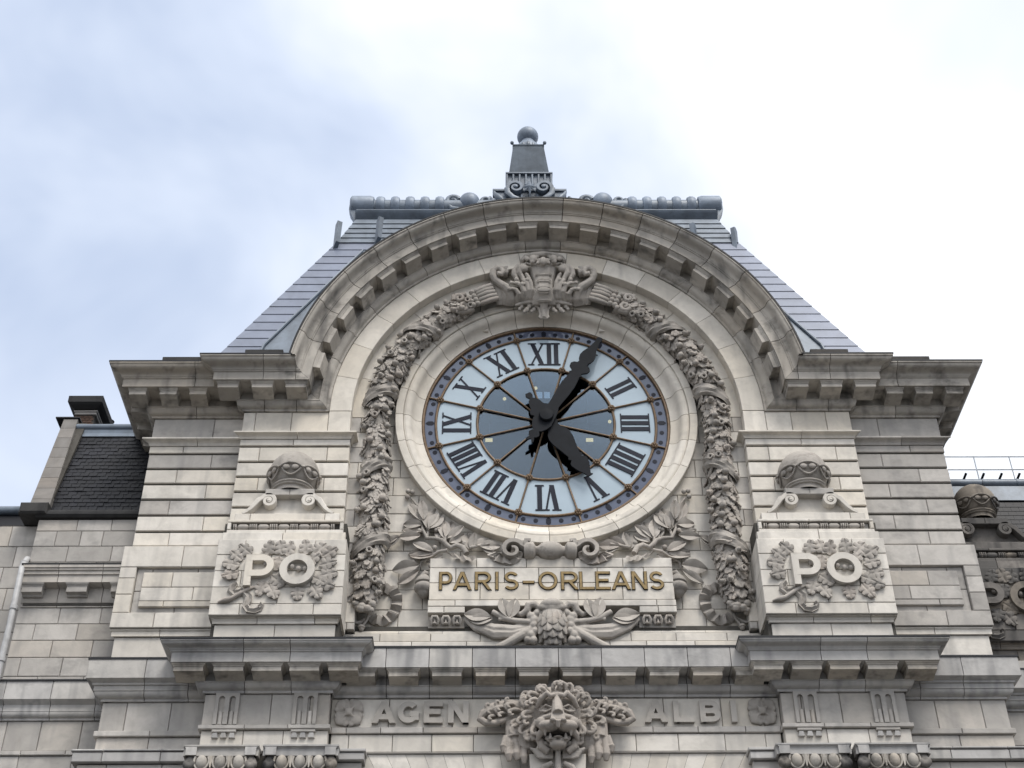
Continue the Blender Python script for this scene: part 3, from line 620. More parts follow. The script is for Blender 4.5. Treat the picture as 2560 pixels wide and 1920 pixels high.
# frieze with lettering between the piers
fw = part('frieze_wall', MB().box(-5.2, 5.2, -1.14, .2, -11.3, -8.6).mesh(), 'mortar')
row(fw, -5.09, 5.09, -9.39, -8.68, -1.20, [.045, .135, .27, .385, .62, .73, .86, .955], 'stone')
row(fw, -5.05, 5.05, -9.545, -9.39, -1.255, [.03, .115, .215, .315, .41, .515, .62, .72, .81, .91], 'grey'); row(fw, -5.05, 5.05, -9.97, -9.545, -1.20, [.03, .125, .225, .325, .42, .58, .68, .78, .88, .97], 'stone')
row(fw, -5.0, 5.0, -10.01, -9.97, -1.215, [], 'grey')
for k in range(-11, 11):     # flat arch: leaning voussoirs
    x0, x1 = k * .42, k * .42 + .413; f = 1.0 + .0; l0, l1 = x0 * .13, x1 * .13
    O('voussoir', MB().poly([(x0 * .98 - l0, -11.2), (x1 * .98 - l1, -11.2), (x1, -10.01), (x0, -10.01)], -1.165, -.7).mesh(), 'stone', fw)
for ch, x0, x1 in (('A', -4.15, -3.61), ('G', -3.57, -3.09), ('E', -2.98, -2.55), ('N', -2.43, -1.97), ('A', 2.0, 2.52), ('L', 2.66, 3.12), ('B', 3.26, 3.72), ('I', 3.96, 4.09)):
    me, wd = glyph(ch, .52, .125, .11, x1 - x0); O('letter', me, 'letterstone', fw, (x0, -1.31, -9.315))
# rosettes
rm = MB()
for k in range(4):
    c, s_ = math.cos(R(90 * k + 45)), math.sin(R(90 * k + 45)); rm.ell((c * .24, 0, s_ * .24), (.14, .06, .14), 12, 8); rm.tube([(c * .05, -.06, s_ * .05), (c * .34, -.03, s_ * .34)], [.03, .015], 6)
    for j in (-1, 1): a = R(90 * k + 45 + j * 30); rm.ell((math.cos(a) * .28, .005, math.sin(a) * .28), (.07, .05, .07), 8, 6)
rm.ell((0, -.04, 0), (.095, .07, .095), 14, 8).box(-.28, .28, .0, .08, -.28, .28)
rme = remesh(rm, .016, 2, .5)
for s in (-1, 1): O('rosette', rme, 'carved', fw, (s * 4.68, -1.25, -9.04), 'square leafy rosette beside the carved letters')
# piers with fluted blocks, drops and capitals
def fluted():
    w_, g, n = .54, .135, 8; xs = [-.135, .135]; z0, z1 = -9.43, -8.75
    pts = [(-w_ / 2, z0), (-w_ / 2, -8.68), (w_ / 2, -8.68), (w_ / 2, z0)]
    for cx_ in (.12, -.12):
        pts += [(cx_ + g / 2, z0)] + [(cx_ + g / 2 * math.cos(math.pi * i / n), z1 - g / 2 + g / 2 * math.sin(math.pi * i / n)) for i in range(n + 1)] + [(cx_ - g / 2, z0)]
    return MB().poly(pts, -.07, .02).mesh()
flm = fluted(); rod = MB().tube([(0, 0, -9.43), (0, 0, -9.12), (0, 0, -9.10)], [.06, .06, .04], 10).mesh(smooth=40)
gut = MB().rings([[(x * q, y, z) for x, y in ((-.07, .02), (-.07, -.075), (.07, -.075), (.07, .02))] for q, z in ((.65, .11), (1, 0))]).mesh()
egg = MB().ell((0, 0, 0), (.125, .12, .17), 14, 9).mesh(smooth=180); dart = MB().rings([[(x, y, z) for x, y in ((-w1, .05), (-w1, -.05), (w1, -.05), (w1, .05))] for w1, z in ((.012, -.15), (.03, 0), (.035, .12))]).mesh()
shell = MB().tube([(.16 * math.cos(R(a)), -.02, .20 * math.sin(R(a)) + .03) for a in range(150, 391, 20)], .028, 6).mesh(smooth=60)
cl_ = MB()
for k in range(5): a = R(30 + 30 * k); cl_.ell((.10 * math.cos(a), -.02, -.02 - .10 * math.sin(a)), (.07, .09, .09), 8, 6)
cl_ = remesh(cl_.ell((0, .02, 0), (.13, .1, .13), 10, 8), .018, 2)
for s in (-1, 1):
    pw = part('pier', MB().box(min(s * 5.12, s * 7.9), max(s * 5.12, s * 7.9), -1.36, 0, -11.3, -8.6).mesh(), 'mortar')
    x0, x1 = s * 5.09, s * 7.93
    row(pw, x0, x1, -9.43, -8.68, -1.45, [.16, .47, .80], 'grey'); row(pw, x0 - s * .05, x1 + s * .06, -9.54, -9.43, -1.51, [.32, .66], 'grey'); row(pw, x0, x1 - s * .01, -10.03, -9.54, -1.42, [.34, .67], 'stone')
    for x in (5.64, 7.40):
        O('fluted_panel', flm, 'grey', pw, (s * x, -1.45, 0))
        for q in (-.12, .12): O('flute_rod', rod, 'grey', pw, (s * x + q, -1.45, 0))
        O('drop_band', MB().block(s * x - .27, s * x + .27, -9.605, -9.545, -1.50, -1.4, .01).mesh(), 'grey', pw)
        for q in (-.19, 0, .19): O('drop', gut, 'lowcornice', pw, (s * x + q, -1.42, -9.735))
    wl = part('wing_frieze_wall', MB().box(min(s * 7.8, s * 10.3), max(s * 7.8, s * 10.3), -.98, 1.4, -24.4, -8.6).mesh(), 'mortar')
    row(wl, s * 7.93, s * 10.33, -9.39, -8.68, -1.05, [.33, .76], 'grey'); row(wl, s * 7.93, s * 10.40, -9.53, -9.39, -1.11, [.5], 'grey'); row(wl, s * 7.93, s * 10.33, -9.92, -9.53, -1.04, [.5], 'grey')
    row(wl, s * 7.93, s * 10.75, -9.98, -9.925, -1.35, [.3, .75], 'lowcornice', depth=.6); row(wl, s * 7.93, s * 10.72, -10.22, -9.99, -1.32, [.3, .75], 'lowcornice', depth=.6); row(wl, s * 7.93, s * 10.6, -10.7, -10.23, -1.2, [.3, .75], 'grey', depth=.5)
    for xa_, xb_ in ((6.52, 8.17), (4.78, 6.44)):
        cp = part('capital', MB().box(min(s * xa_, s * xb_) + .1, max(s * xa_, s * xb_) - .1, -1.66, -.8, -11.5, -10.08).mesh(), 'grey', 'column capital with egg and dart under a square abacus')
        for A, B in (((min(s * xa_, s * xb_), -.8), (min(s * xa_, s * xb_), -1.8)), ((min(s * xa_, s * xb_), -1.8), (max(s * xa_, s * xb_), -1.8)), ((max(s * xa_, s * xb_), -1.8), (max(s * xa_, s * xb_), -.8))):
            mid = B[0] - A[0] > .5; first = A[1] == -.8
            sweep(cp, Run(A, B, 0 if first else -1, 0 if B[1] == -.8 else 1), [(-.1, -10.27), (-.06, -10.27), (-.06, -10.115)] + cavetto(-.05, -10.11, -.01, -10.08) + [(0, -10.075), (0, -10.04)], [], 'lowcornice', 'abacus', back=-.3)
        cx_ = s * (xa_ + xb_) / 2
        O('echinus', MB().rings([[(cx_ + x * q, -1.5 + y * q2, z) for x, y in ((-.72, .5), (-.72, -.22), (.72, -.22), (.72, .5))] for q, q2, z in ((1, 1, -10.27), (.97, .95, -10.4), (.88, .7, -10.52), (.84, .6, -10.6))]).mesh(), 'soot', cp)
        for k in range(-1, 2):
            O('egg', egg, 'cornice', cp, (cx_ + k * .40, -1.72, -10.42)); O('egg_rim', shell, 'cornice', cp, (cx_ + k * .40, -1.72, -10.42))
        for k in (-.5, .5): O('dart', dart, 'cornice', cp, (cx_ + k * .40, -1.72, -10.40))
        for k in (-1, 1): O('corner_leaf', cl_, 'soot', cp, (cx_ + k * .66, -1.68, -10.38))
    iw = MB(); 
    row(pw, s * 4.21, s * 5.1, -10.10, -10.02, -1.56, [], 'lowcornice', depth=.7); row(pw, s * 4.24, s * 5.1, -10.28, -10.105, -1.52, [], 'lowcornice', depth=.7); row(pw, s * 4.3, s * 5.1, -10.9, -10.285, -1.4, [], 'grey', depth=.6)
part('lower_storey_wall', MB().box(-10.2, 10.2, -.69, 1.6, -24.5, -11.0).mesh(), 'stone', 'plain stone wall of the storeys below')
# ------------------------------------------------------------------ mansard roof
def ry(z): return -.30 + (z - .78) * .358           # front slope
def rx(z): return 10.08 - (z - .78) * .397          # hips
ZT = 9.45
rmb = MB(); arcp = [(6.58 * math.sin(R(80 - 4 * i)), ZC + 6.58 * math.cos(R(80 - 4 * i))) for i in range(21)]
for s in (-1, 1):
    pl = [(rx(.78), .78), (7.6, .78)] + arcp + [(0, ZT), (rx(ZT), ZT)]
    n_ = len(pl); rmb.add([(s * x, ry(z), z) for x, z in pl], [tuple(range(n_))])
    rmb.add([(s * rx(.78), ry(.78), .78), (s * rx(ZT), ry(ZT), ZT), (s * rx(ZT), 11, ZT), (s * rx(.78), 14, .78)], [(0, 1, 2, 3)])
    rmb.add([(s * rx(ZT), ry(ZT), ZT), (s * 6.12, ry(ZT) + .42, 10.95), (s * 6.12, 10.5, 10.95), (s * rx(ZT), 11, ZT)], [(0, 1, 2, 3)])
rmb.add([(-rx(ZT), ry(ZT), ZT), (rx(ZT), ry(ZT), ZT), (6.12, ry(ZT) + .42, 10.95), (-6.12, ry(ZT) + .42, 10.95)], [(0, 1, 2, 3)])
rmb.add([(-6.12, ry(ZT) + .42, 10.95), (6.12, ry(ZT) + .42, 10.95), (6.12, 10.5, 10.95), (-6.12, 10.5, 10.95)], [(0, 1, 2, 3)])
rf = part('mansard_roof', rmb.mesh(), 'zinc', 'blue grey mansard roof in horizontal panels')
NROW = 19; 
def ends(z): return 8.08 - (z - 3.24) * .418 if z > 3.0 else 8.2 + (3.0 - z) * .05
for k in range(NROW):
    z0 = .95 + (ZT - .95) * k / NROW; z1 = .95 + (ZT - .95) * (k + 1) / NROW - .012
    for s in (-1, 1):
        xi0, xi1 = (ends(z0), ends(z1)); v = []
        if z0 > 8.9: xi0 = xi1 = 0.003
        pts = []
        for z, xo, xi, dp in ((z0, rx(z0) + .012, xi0, .030), (z1, rx(z1) + .012, xi1, .010)):
            pts.append([(s * xi, ry(z) - dp, z), (s * xo, ry(z) - dp, z), (s * xo, ry(z) + .03, z), (s * xi, ry(z) + .03, z)])
        O('roof_panel', MB().rings(pts).mesh(), 'panel', rf)
for s in (-1, 1):   # rows of the steep upper slope and the side slopes
    for k in range(5):
        z0 = ZT + .02 + .3 * k; z1 = z0 + .288; f = lambda z: (z - ZT) / 1.5
        for a, b in ((.003, .52), (.523, 1.0)):
            pts = [[(s * (6.63 - .51 * f(z)) * a, ry(ZT) + .42 * f(z) - dp, z), (s * (6.63 - .51 * f(z)) * b, ry(ZT) + .42 * f(z) - dp, z), (s * (6.63 - .51 * f(z)) * b, ry(ZT) + .42 * f(z) + .03, z), (s * (6.63 - .51 * f(z)) * a, ry(ZT) + .42 * f(z) + .03, z)] for z, dp in ((z0, .05), (z1, .02))]
            O('roof_panel', MB().rings(pts).mesh(), 'zinc', rf)
    O('valley_flashing', MB().tube([(s * ends(z), ry(z) - .05, z) for z in (1.0, 3.24, 6, 8.9)], .045, 6).mesh(smooth=40), 'zinc', rf)
    for x, z in ((6.55, 9.75), (5.2, 9.95)):
        O('snow_bracket', MB().poly([(0, -.70), (.22, -.5), (.30, .35), (.20, .45), (.04, .36)], -.07, .07).mesh(), 'zinc', rf, (s * x - (.1 if s > 0 else .1), ry(ZT) - .12, z)).rotation_euler = (0, 0, R(60) * s)
O('dormer_barrel', MB().rings([[arc_pt(6.55, a * R(82) / 24, y, ZC) for a in range(-24, 25)] for y in (-1.0, 4.0)], False, False).mesh(smooth=60), 'zinc', rf)
# crest roll with bosses
cr_ = part('roof_crest', MB().tube([(-6.3, 3.75, 11.95), (6.3, 3.75, 11.95)], .36, 20).box(-6.1, 6.1, 3.55, 10.4, 10.9, 11.55).rings([[(x, 3.15, 11.2), (x, 3.1, 11.32), (x, 3.3, 11.34), (x, 3.36, 11.6), (x, 4.2, 11.6), (x, 4.2, 10.9), (x, 3.5, 10.9)] for x in (-6.15, 6.15)]).mesh(smooth=40), 'zinc', 'zinc roll cresting with rounded bosses')
for s in (-1, 1):
    O('end_boss', MB().tube([(s * 6.42, 3.72, 12.0), (s * 6.40, 3.72, 12.0), (s * 6.34, 3.72, 12.0), (s * 5.72, 3.72, 12.0), (s * 5.60, 3.72, 12.0), (s * 5.56, 3.72, 12.0)], [.10, .36, .44, .44, .40, .3], 18).mesh(smooth=40), 'zinclight', cr_)
    O('end_bracket', MB().poly([(s * 6.1, 10.9), (s * 6.42, 11.7), (s * 6.40, 12.1), (s * 5.9, 12.0), (s * 5.9, 10.9)], 3.45, 3.75).mesh(), 'zinc', cr_)
    for k in range(5):
        x = 5.36 - k * .51; O('boss', MB().tube([(x - .17, 3.72, 11.98), (x - .14, 3.72, 11.98), (x - .06, 3.72, 11.98), (x + .06, 3.72, 11.98), (x + .14, 3.72, 11.98), (x + .17, 3.72, 11.98)], [.28, .39, .43, .43, .39, .28], 16).mesh(smooth=40), 'zinclight', cr_, (0, 0, 0) if s > 0 else (-2 * x, 0, 0))
    O('oval_boss', MB().ell((s * 2.3, 3.55, 12.12), (.36, .3, .40), 20, 12).mesh(smooth=180), 'zinclight', cr_)
    for q in (-1, 1):
        sp = spiral(s * 2.3 + q * .58, 12.14, .24, .06, R(20), 1.3, 20, -q); m = MB().tube([(a, 3.55 - .004 * i, b) for i, (a, b) in enumerate(sp)], [.12 - .004 * i for i in range(len(sp))], 8); m.tube([(s * 2.3 + q * .30, 3.5, 11.7), (s * 2.3 + q * .62, 3.5, 11.75), (s * 2.3 + q * .82, 3.5, 12.1)], [.1, .12, .08], 8)
        O('scroll', m.mesh(smooth=60), 'zinc', cr_)
# obelisk on its fluted base
OX, OY = -.2, 5.0
ob = part('obelisk', MB().rings([[(OX + x * h, OY + y * h, z) for x, y in ((-1, -1), (1, -1), (1, 1), (-1, 1))] for h, z in ((.735, 14.28), (.72, 14.36), (.56, 15.95), (.58, 15.97), (.58, 16.03))]).mesh(), 'zincdark', 'tapering zinc obelisk crowned by a ball')
O('ball', MB().lathe([(.001, .40)] + [(.40 * math.sin(a * math.pi / 14), .40 * math.cos(a * math.pi / 14)) for a in range(1, 12)] + [(.27, -.36), (.30, -.45), (.42, -.62), (.50, -.85), (.5, -1.02)], (OX, OY, 17.06), 28).mesh(smooth=40), 'zinclight', ob)
for k in range(16):
    a = R(22.5 * k); O('crown_leaf', MB().ell((0, 0, 0), (.09, .07, .16), 8, 6).mesh(smooth=180), 'zinc', ob, (OX + .46 * math.cos(a), OY + .46 * math.sin(a), 16.16))
for x in (-1, 1):
    for y in (-1, 1): O('corner_knob', MB().ell((0, 0, 0), (.07, .07, .08), 10, 7).mesh(smooth=180), 'zinc', ob, (OX + x * .60, OY + y * .60, 16.08))
O('base', MB().box(OX - .78, OX + .78, OY - .76, OY + .76, 13.2, 14.2).mesh(), 'zinc', ob)
for k in range(8): x = OX - .79 + 1.58 * k / 7; O('rib', MB().block(x - .035, x + .035, 13.3, 14.22, OY - .84, OY - .74, .012).mesh(), 'zinc', ob)
O('rim', MB().block(OX - .84, OX + .84, 14.2, 14.28, OY - .86, OY + .8, .012).mesh(), 'zinc', ob)
O('foot', MB().box(OX - 1.22, OX + 1.22, OY - 1.0, OY + 1.0, 11.0, 13.1).block(OX - 1.30, OX + 1.30, 13.1, 13.22, OY - 1.06, OY + 1.0, .02).mesh(), 'zinc', ob)
for k in range(9):
    x = OX - 1.12 + 2.24 * k / 8; O('rib', MB().block(x - .04, x + .04, 12.1, 12.95, OY - 1.07, OY - .98, .012).mesh(), 'zinc', ob)
for q in (-1, 1):
    sp = [(OX + q * a, b) for a, b in [(.10, 12.48), (.35, 12.52), (.60, 12.65), (.78, 12.86), (.80, 13.08)]] + [(OX + q * a, b) for a, b in spiral(.49, 13.14, .29, .05, R(-10), 1.5, 26)]
    O('scroll', band(MB(), sp, [.06, .07, .09, .10, .09] + [.07 - .0015 * i for i in range(27)], OY - 1.24, OY - .8).ell((OX + q * .49, OY - 1.22, 13.14), (.08, .06, .08), 10, 7).mesh(smooth=40), 'zinc', ob)
    O('swag', MB().tube([(OX + q * (1.26 - .45 * t), OY - 1.1 - .1 * math.sin(3.14 * t), 13.0 - .75 * t ** .7) for t in [i / 8 for i in range(9)]], [.05, .08, .11, .12, .13, .12, .11, .08, .05], 8).mesh(smooth=60), 'zinc', ob)
    O('swag', MB().tube([(OX + q * (1.38 + .14 * math.sin(3 * t)), OY - .9, 12.95 - 1.0 * t) for t in [i / 8 for i in range(9)]], [.05, .09, .12, .12, .13, .12, .12, .1, .06], 8).mesh(smooth=60), 'zinc', ob)
st_ = MB()
for k in range(8):
    a = R(45 * k); L = .42 if k % 2 == 0 else .30; c, s_ = math.cos(a), math.sin(a); st_.add([(0, -.10, 0), (c * L * .25 - s_ * .06, -.04, s_ * L * .25 + c * .06), (c * L, 0, s_ * L), (c * L * .25 + s_ * .06, -.04, s_ * L * .25 - c * .06)], [(0, 1, 2), (0, 2, 3), (0, 3, 1), (1, 3, 2)])
O('star', st_.mesh(), 'zinc', ob, (OX, OY - 1.18, 13.14))
O('palmette', MB().ell((OX, OY - .92, 13.5), (.10, .08, .17), 10, 8).mesh(smooth=180), 'zinc', ob)
# ------------------------------------------------------------------ the clock
CK = root('station_clock', 'huge round glass clock with Roman numerals and black hands in the arched gable', 'clock', (0, 0, ZO))
def ck(name, me, m, label=None): return O(name, me, m, CK, None, label)
def sector(r0, r1, a0, a1, y0, y1, n=10):
    return MB().rings([[arc_pt(r, a0 + (a1 - a0) * i / n, y, 0) for r, y in ((r0, y0), (r1, y0), (r1, y1), (r0, y1))] for i in range(n + 1)]).mesh(smooth=30)
def hoop(r, t, y, sg=96): return MB().rings([[arc_pt(r + t * math.cos(R(60 * j)), 2 * math.pi * k / sg, y + t * math.sin(R(60 * j)), 0) for j in range(6)] for k in range(sg + 1)], True, False).mesh(smooth=70)
ck('rim', MB().rings([[arc_pt(r, 2 * math.pi * k / 96, y, 0) for r, y in ((3.30, -.05), (3.32, -.085), (3.36, -.085), (3.39, -.06), (3.39, .08), (3.30, .08))] for k in range(97)], True, False).mesh(smooth=35), 'bronze')
ck('ring', hoop(3.0, .038, -.03), 'bronze'); ck('ring', hoop(1.872, .036, -.03), 'bronze')
ros = MB()
for k in range(6): ros.ell((.058 * math.cos(R(60 * k)), -.03, .058 * math.sin(R(60 * k))), (.036, .03, .036), 8, 6)
ros = ros.ell((0, -.04, 0), (.035, .045, .035), 8, 6).lathe([(.001, 0)], (0, 0, 0), 3).mesh(smooth=50) if False else ros.ell((0, -.045, 0), (.035, .04, .035), 8, 6).mesh(smooth=60)
roshub = MB().tube([(0, .0, 0), (0, -.025, 0)], .105, 16).mesh(smooth=40)
for k in range(12):
    a = R(15 + 30 * k); c, s_ = math.sin(a), math.cos(a)
    ck('glazing_bar', MB().tube([(c * .30, -.04, s_ * .30), (c * 3.33, -.04, s_ * 3.33)], .027, 6).mesh(smooth=60), 'bronze')
    for r in (1.872, 3.0):
        q = ck('rosette', ros, 'bronze'); q.location = (c * r, -.05, s_ * r); q2 = ck('rosette_plate', roshub, 'bronze'); q2.location = (c * r, -.035, s_ * r)
    b0, b1 = a - R(30), a
    ck('centre_pane', sector(.15, 1.865, b0, b1, -.006, .006), 'clear').rotation_euler = (rng.uniform(-.006, .006), 0, rng.uniform(-.006, .006)); ck('numeral_pane', sector(1.88, 2.995, b0, b1, -.010, .006), 'milk'); ck('outer_pane', sector(3.005, 3.32, b0, b1, -.012, .006), 'blueglass')
    h = R(30 * k)
    dia = [(0, .125), (.05, .06), (.05, -.06), (0, -.125), (-.05, -.06), (-.05, .06)]
    q = ck('minute_mark', MB().poly([(x * 1.3, z) for x, z in dia], -.004, .004).mesh(), 'navy'); q.location = (3.155 * math.sin(h), -.018, 3.155 * math.cos(h)); q.rotation_euler = (0, h, 0)
    for d_ in (-12, -6, 6, 12):
        hh = h + R(d_); q = ck('minute_dot', MB().tube([(0, -.004, 0), (0, .004, 0)], .062, 18).mesh(), 'navy'); q.location = (3.155 * math.sin(hh), -.018, 3.155 * math.cos(hh))
def numeral(txt):
    """Roman numeral as thin raised strokes, top outward"""
    H, tk, tn, gp = .80, .125, .05, .075; adv = []; x = 0; m = MB(); y = [0]
    def ly(): y[0] -= .0012; return y[0] - .006
    for ch in txt:
        if ch == 'I': adv.append((ch, x, .125)); x += .125 + gp
        elif ch == 'V': adv.append((ch, x, .36)); x += .36 + gp
        else: adv.append((ch, x, .40)); x += .40 + gp
    tot = x - gp
    for ch, x0, wd in adv:
        x0 -= tot / 2; x1 = x0 + wd
        if ch == 'I':
            m.poly([(x0, 0), (x1, 0), (x1, H), (x0, H)], ly(), .004)
            for z in (0, H - .035): m.poly([(x0 - .055, z), (x1 + .055, z), (x1 + .055, z + .035), (x0 - .055, z + .035)], ly(), .004)
        else:
            xm = (x0 + x1) / 2
            def bar(a, b, t): m.poly([(a[0] - t / 2, a[1]), (a[0] + t / 2, a[1]), (b[0] + t / 2, b[1]), (b[0] - t / 2, b[1])], ly(), .004)
            if ch == 'V': bar((xm, 0), (x0 + .05, H), tk); bar((xm + .02, 0), (x1 - .03, H), tn); tops = ((x0 + .05, .12), (x1 - .03, .09)); bots = ()
            else: bar((x1 - .06, 0), (x0 + .06, H), tk); bar((x0 + .03, 0), (x1 - .03, H), tn); tops = ((x0 + .06, .12), (x1 - .03, .09)); bots = ((x1 - .06, .12), (x0 + .03, .09))
            for cx_, hw in tops: m.poly([(cx_ - hw, H - .035), (cx_ + hw, H - .035), (cx_ + hw, H), (cx_ - hw, H)], ly(), .004)
            for cx_, hw in bots: m.poly([(cx_ - hw, 0), (cx_ + hw, 0), (cx_ + hw, .035), (cx_ - hw, .035)], ly(), .004)
    wmax = {'VIII': .92, 'XII': .92, 'VII': .86, 'IIII': .82}.get(txt, 1.0); k = min(1, .86 / tot) if tot > .86 else 1
    m.v = [(v[0] * k, v[1], v[2]) for v in m.v]
    return m.mesh()
for k, txt in enumerate(('XII', 'I', 'II', 'III', 'IIII', 'V', 'VI', 'VII', 'VIII', 'IX', 'X', 'XI')):
    q = ck('numeral', numeral(txt), 'navy', 'numeral ' + txt); h = R(30 * k); q.location = (2.03 * math.sin(h), -.016, 2.03 * math.cos(h)); q.rotation_euler = (0, h, 0)
def hand(outline, ang, y, name, label):
    pts = outline + [(-x, z) for x, z in reversed(outline) if x > 1e-6]
    q = ck(name, MB().poly(pts, -.025, .025).mesh(), 'iron', label); q.rotation_euler = (0, R(ang), 0); q.location = (0, y, 0)
def bez(*ctrl):
    return list(ctrl)
mh = [(0, -.86), (.03, -.90), (.09, -.98), (.12, -.92), (.09, -.84), (.06, -.80), (.12, -.76), (.16, -.68), (.12, -.60), (.08, -.56), (.14, -.52), (.18, -.46), (.22, -.40), (.28, -.24), (.26, -.08), (.24, .10), (.20, .30), (.15, .42), (.16, .6), (.19, .9), (.20, 1.25), (.17, 1.50), (.15, 1.62), (.20, 1.68), (.14, 1.74), (.20, 1.80), (.28, 1.86), (.30, 1.97), (.24, 2.05), (.15, 2.08), (.13, 2.16), (.18, 2.22), (.22, 2.36), (.20, 2.5), (.12, 2.72), (.07, 3.0), (.09, 3.1), (.06, 3.18), (0, 3.19)]
hh_ = [(0, -.98), (.07, -.98), (.10, -.90), (.07, -.82), (.04, -.78), (.12, -.72), (.17, -.6), (.20, -.46), (.28, -.40), (.30, -.3), (.22, -.2), (.24, 0), (.22, .22), (.17, .34), (.20, .44), (.27, .52), (.32, .66), (.31, .85), (.25, 1.08), (.20, 1.28), (.17, 1.42), (.22, 1.46), (.16, 1.54), (.24, 1.62), (.25, 1.70), (.20, 1.86), (.10, 2.05), (.06, 2.14), (.10, 2.18), (0, 2.19)]
hand(hh_, 149.5, -.24, 'hour_hand', 'black hour hand pointing down to the right'); hand(mh, 30.0, -.33, 'minute_hand', 'black minute hand pointing up to the right')
ck('hub', MB().tube([(0, -.46, 0), (0, -.45, 0), (0, -.40, 0), (0, -.38, 0), (0, .25, 0)], [.08, .18, .20, .14, .12], 24).mesh(smooth=35), 'iron')
# dim hall behind the glass
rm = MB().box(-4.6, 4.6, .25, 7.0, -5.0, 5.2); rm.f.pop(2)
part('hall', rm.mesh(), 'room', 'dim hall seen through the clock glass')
for x in (-1.59, 1.48):
    t = root('wall_lamp', 'lit warm lamp box seen low through the clock glass, %s one' % ('left' if x < 0 else 'right'), 'lamp', (x, 4.0, ZO + 2.31), 'lamp boxes behind the glass')
    O('housing', MB().box(-.13, .13, -.02, .12, -.08, .10).mesh(), 'iron', t); O('shade', MB().block(-.11, .11, -.06, .07, -.05, -.02, .02).mesh(), 'lampwarm', t); O('bracket', MB().tube([(0, .1, .1), (0, .6, 1.2), (0, .6, 2.8)], .015, 6).mesh(), 'iron', t)
for i, (x, z) in enumerate(((-.13, 4.34), (-1.11, 3.92), (2.13, 3.03))):
    t = root('ceiling_spot', 'small lit bulb seen through the clock glass, %s' % ('above the hub', 'upper left of the hub', 'right beside the inner ring')[i], 'lamp', (x, 4.0, ZO + z), 'bulbs behind the glass')
    O('bulb', MB().ell((0, 0, 0), (.055, .055, .055), 12, 8).mesh(smooth=180), 'lampwarm', t); O('stem', MB().tube([(0, 0, .05), (0, 0, 5.1 - z)], .012, 6).mesh(), 'iron', t)
for x in (-.02, .22):
    t = root('light_panel', 'pale square light panel seen through the glass above the hub, %s one' % ('left' if x < 0 else 'right'), 'lamp', (x, 4.0, ZO + 4.06), 'panels behind the glass')
    O('diffuser', MB().block(-.09, .09, -.12, .12, -.02, .0, .01).mesh(), 'lampwhite', t); O('frame', MB().box(-.11, .11, .001, .04, -.14, .14).mesh(), 'iron', t)
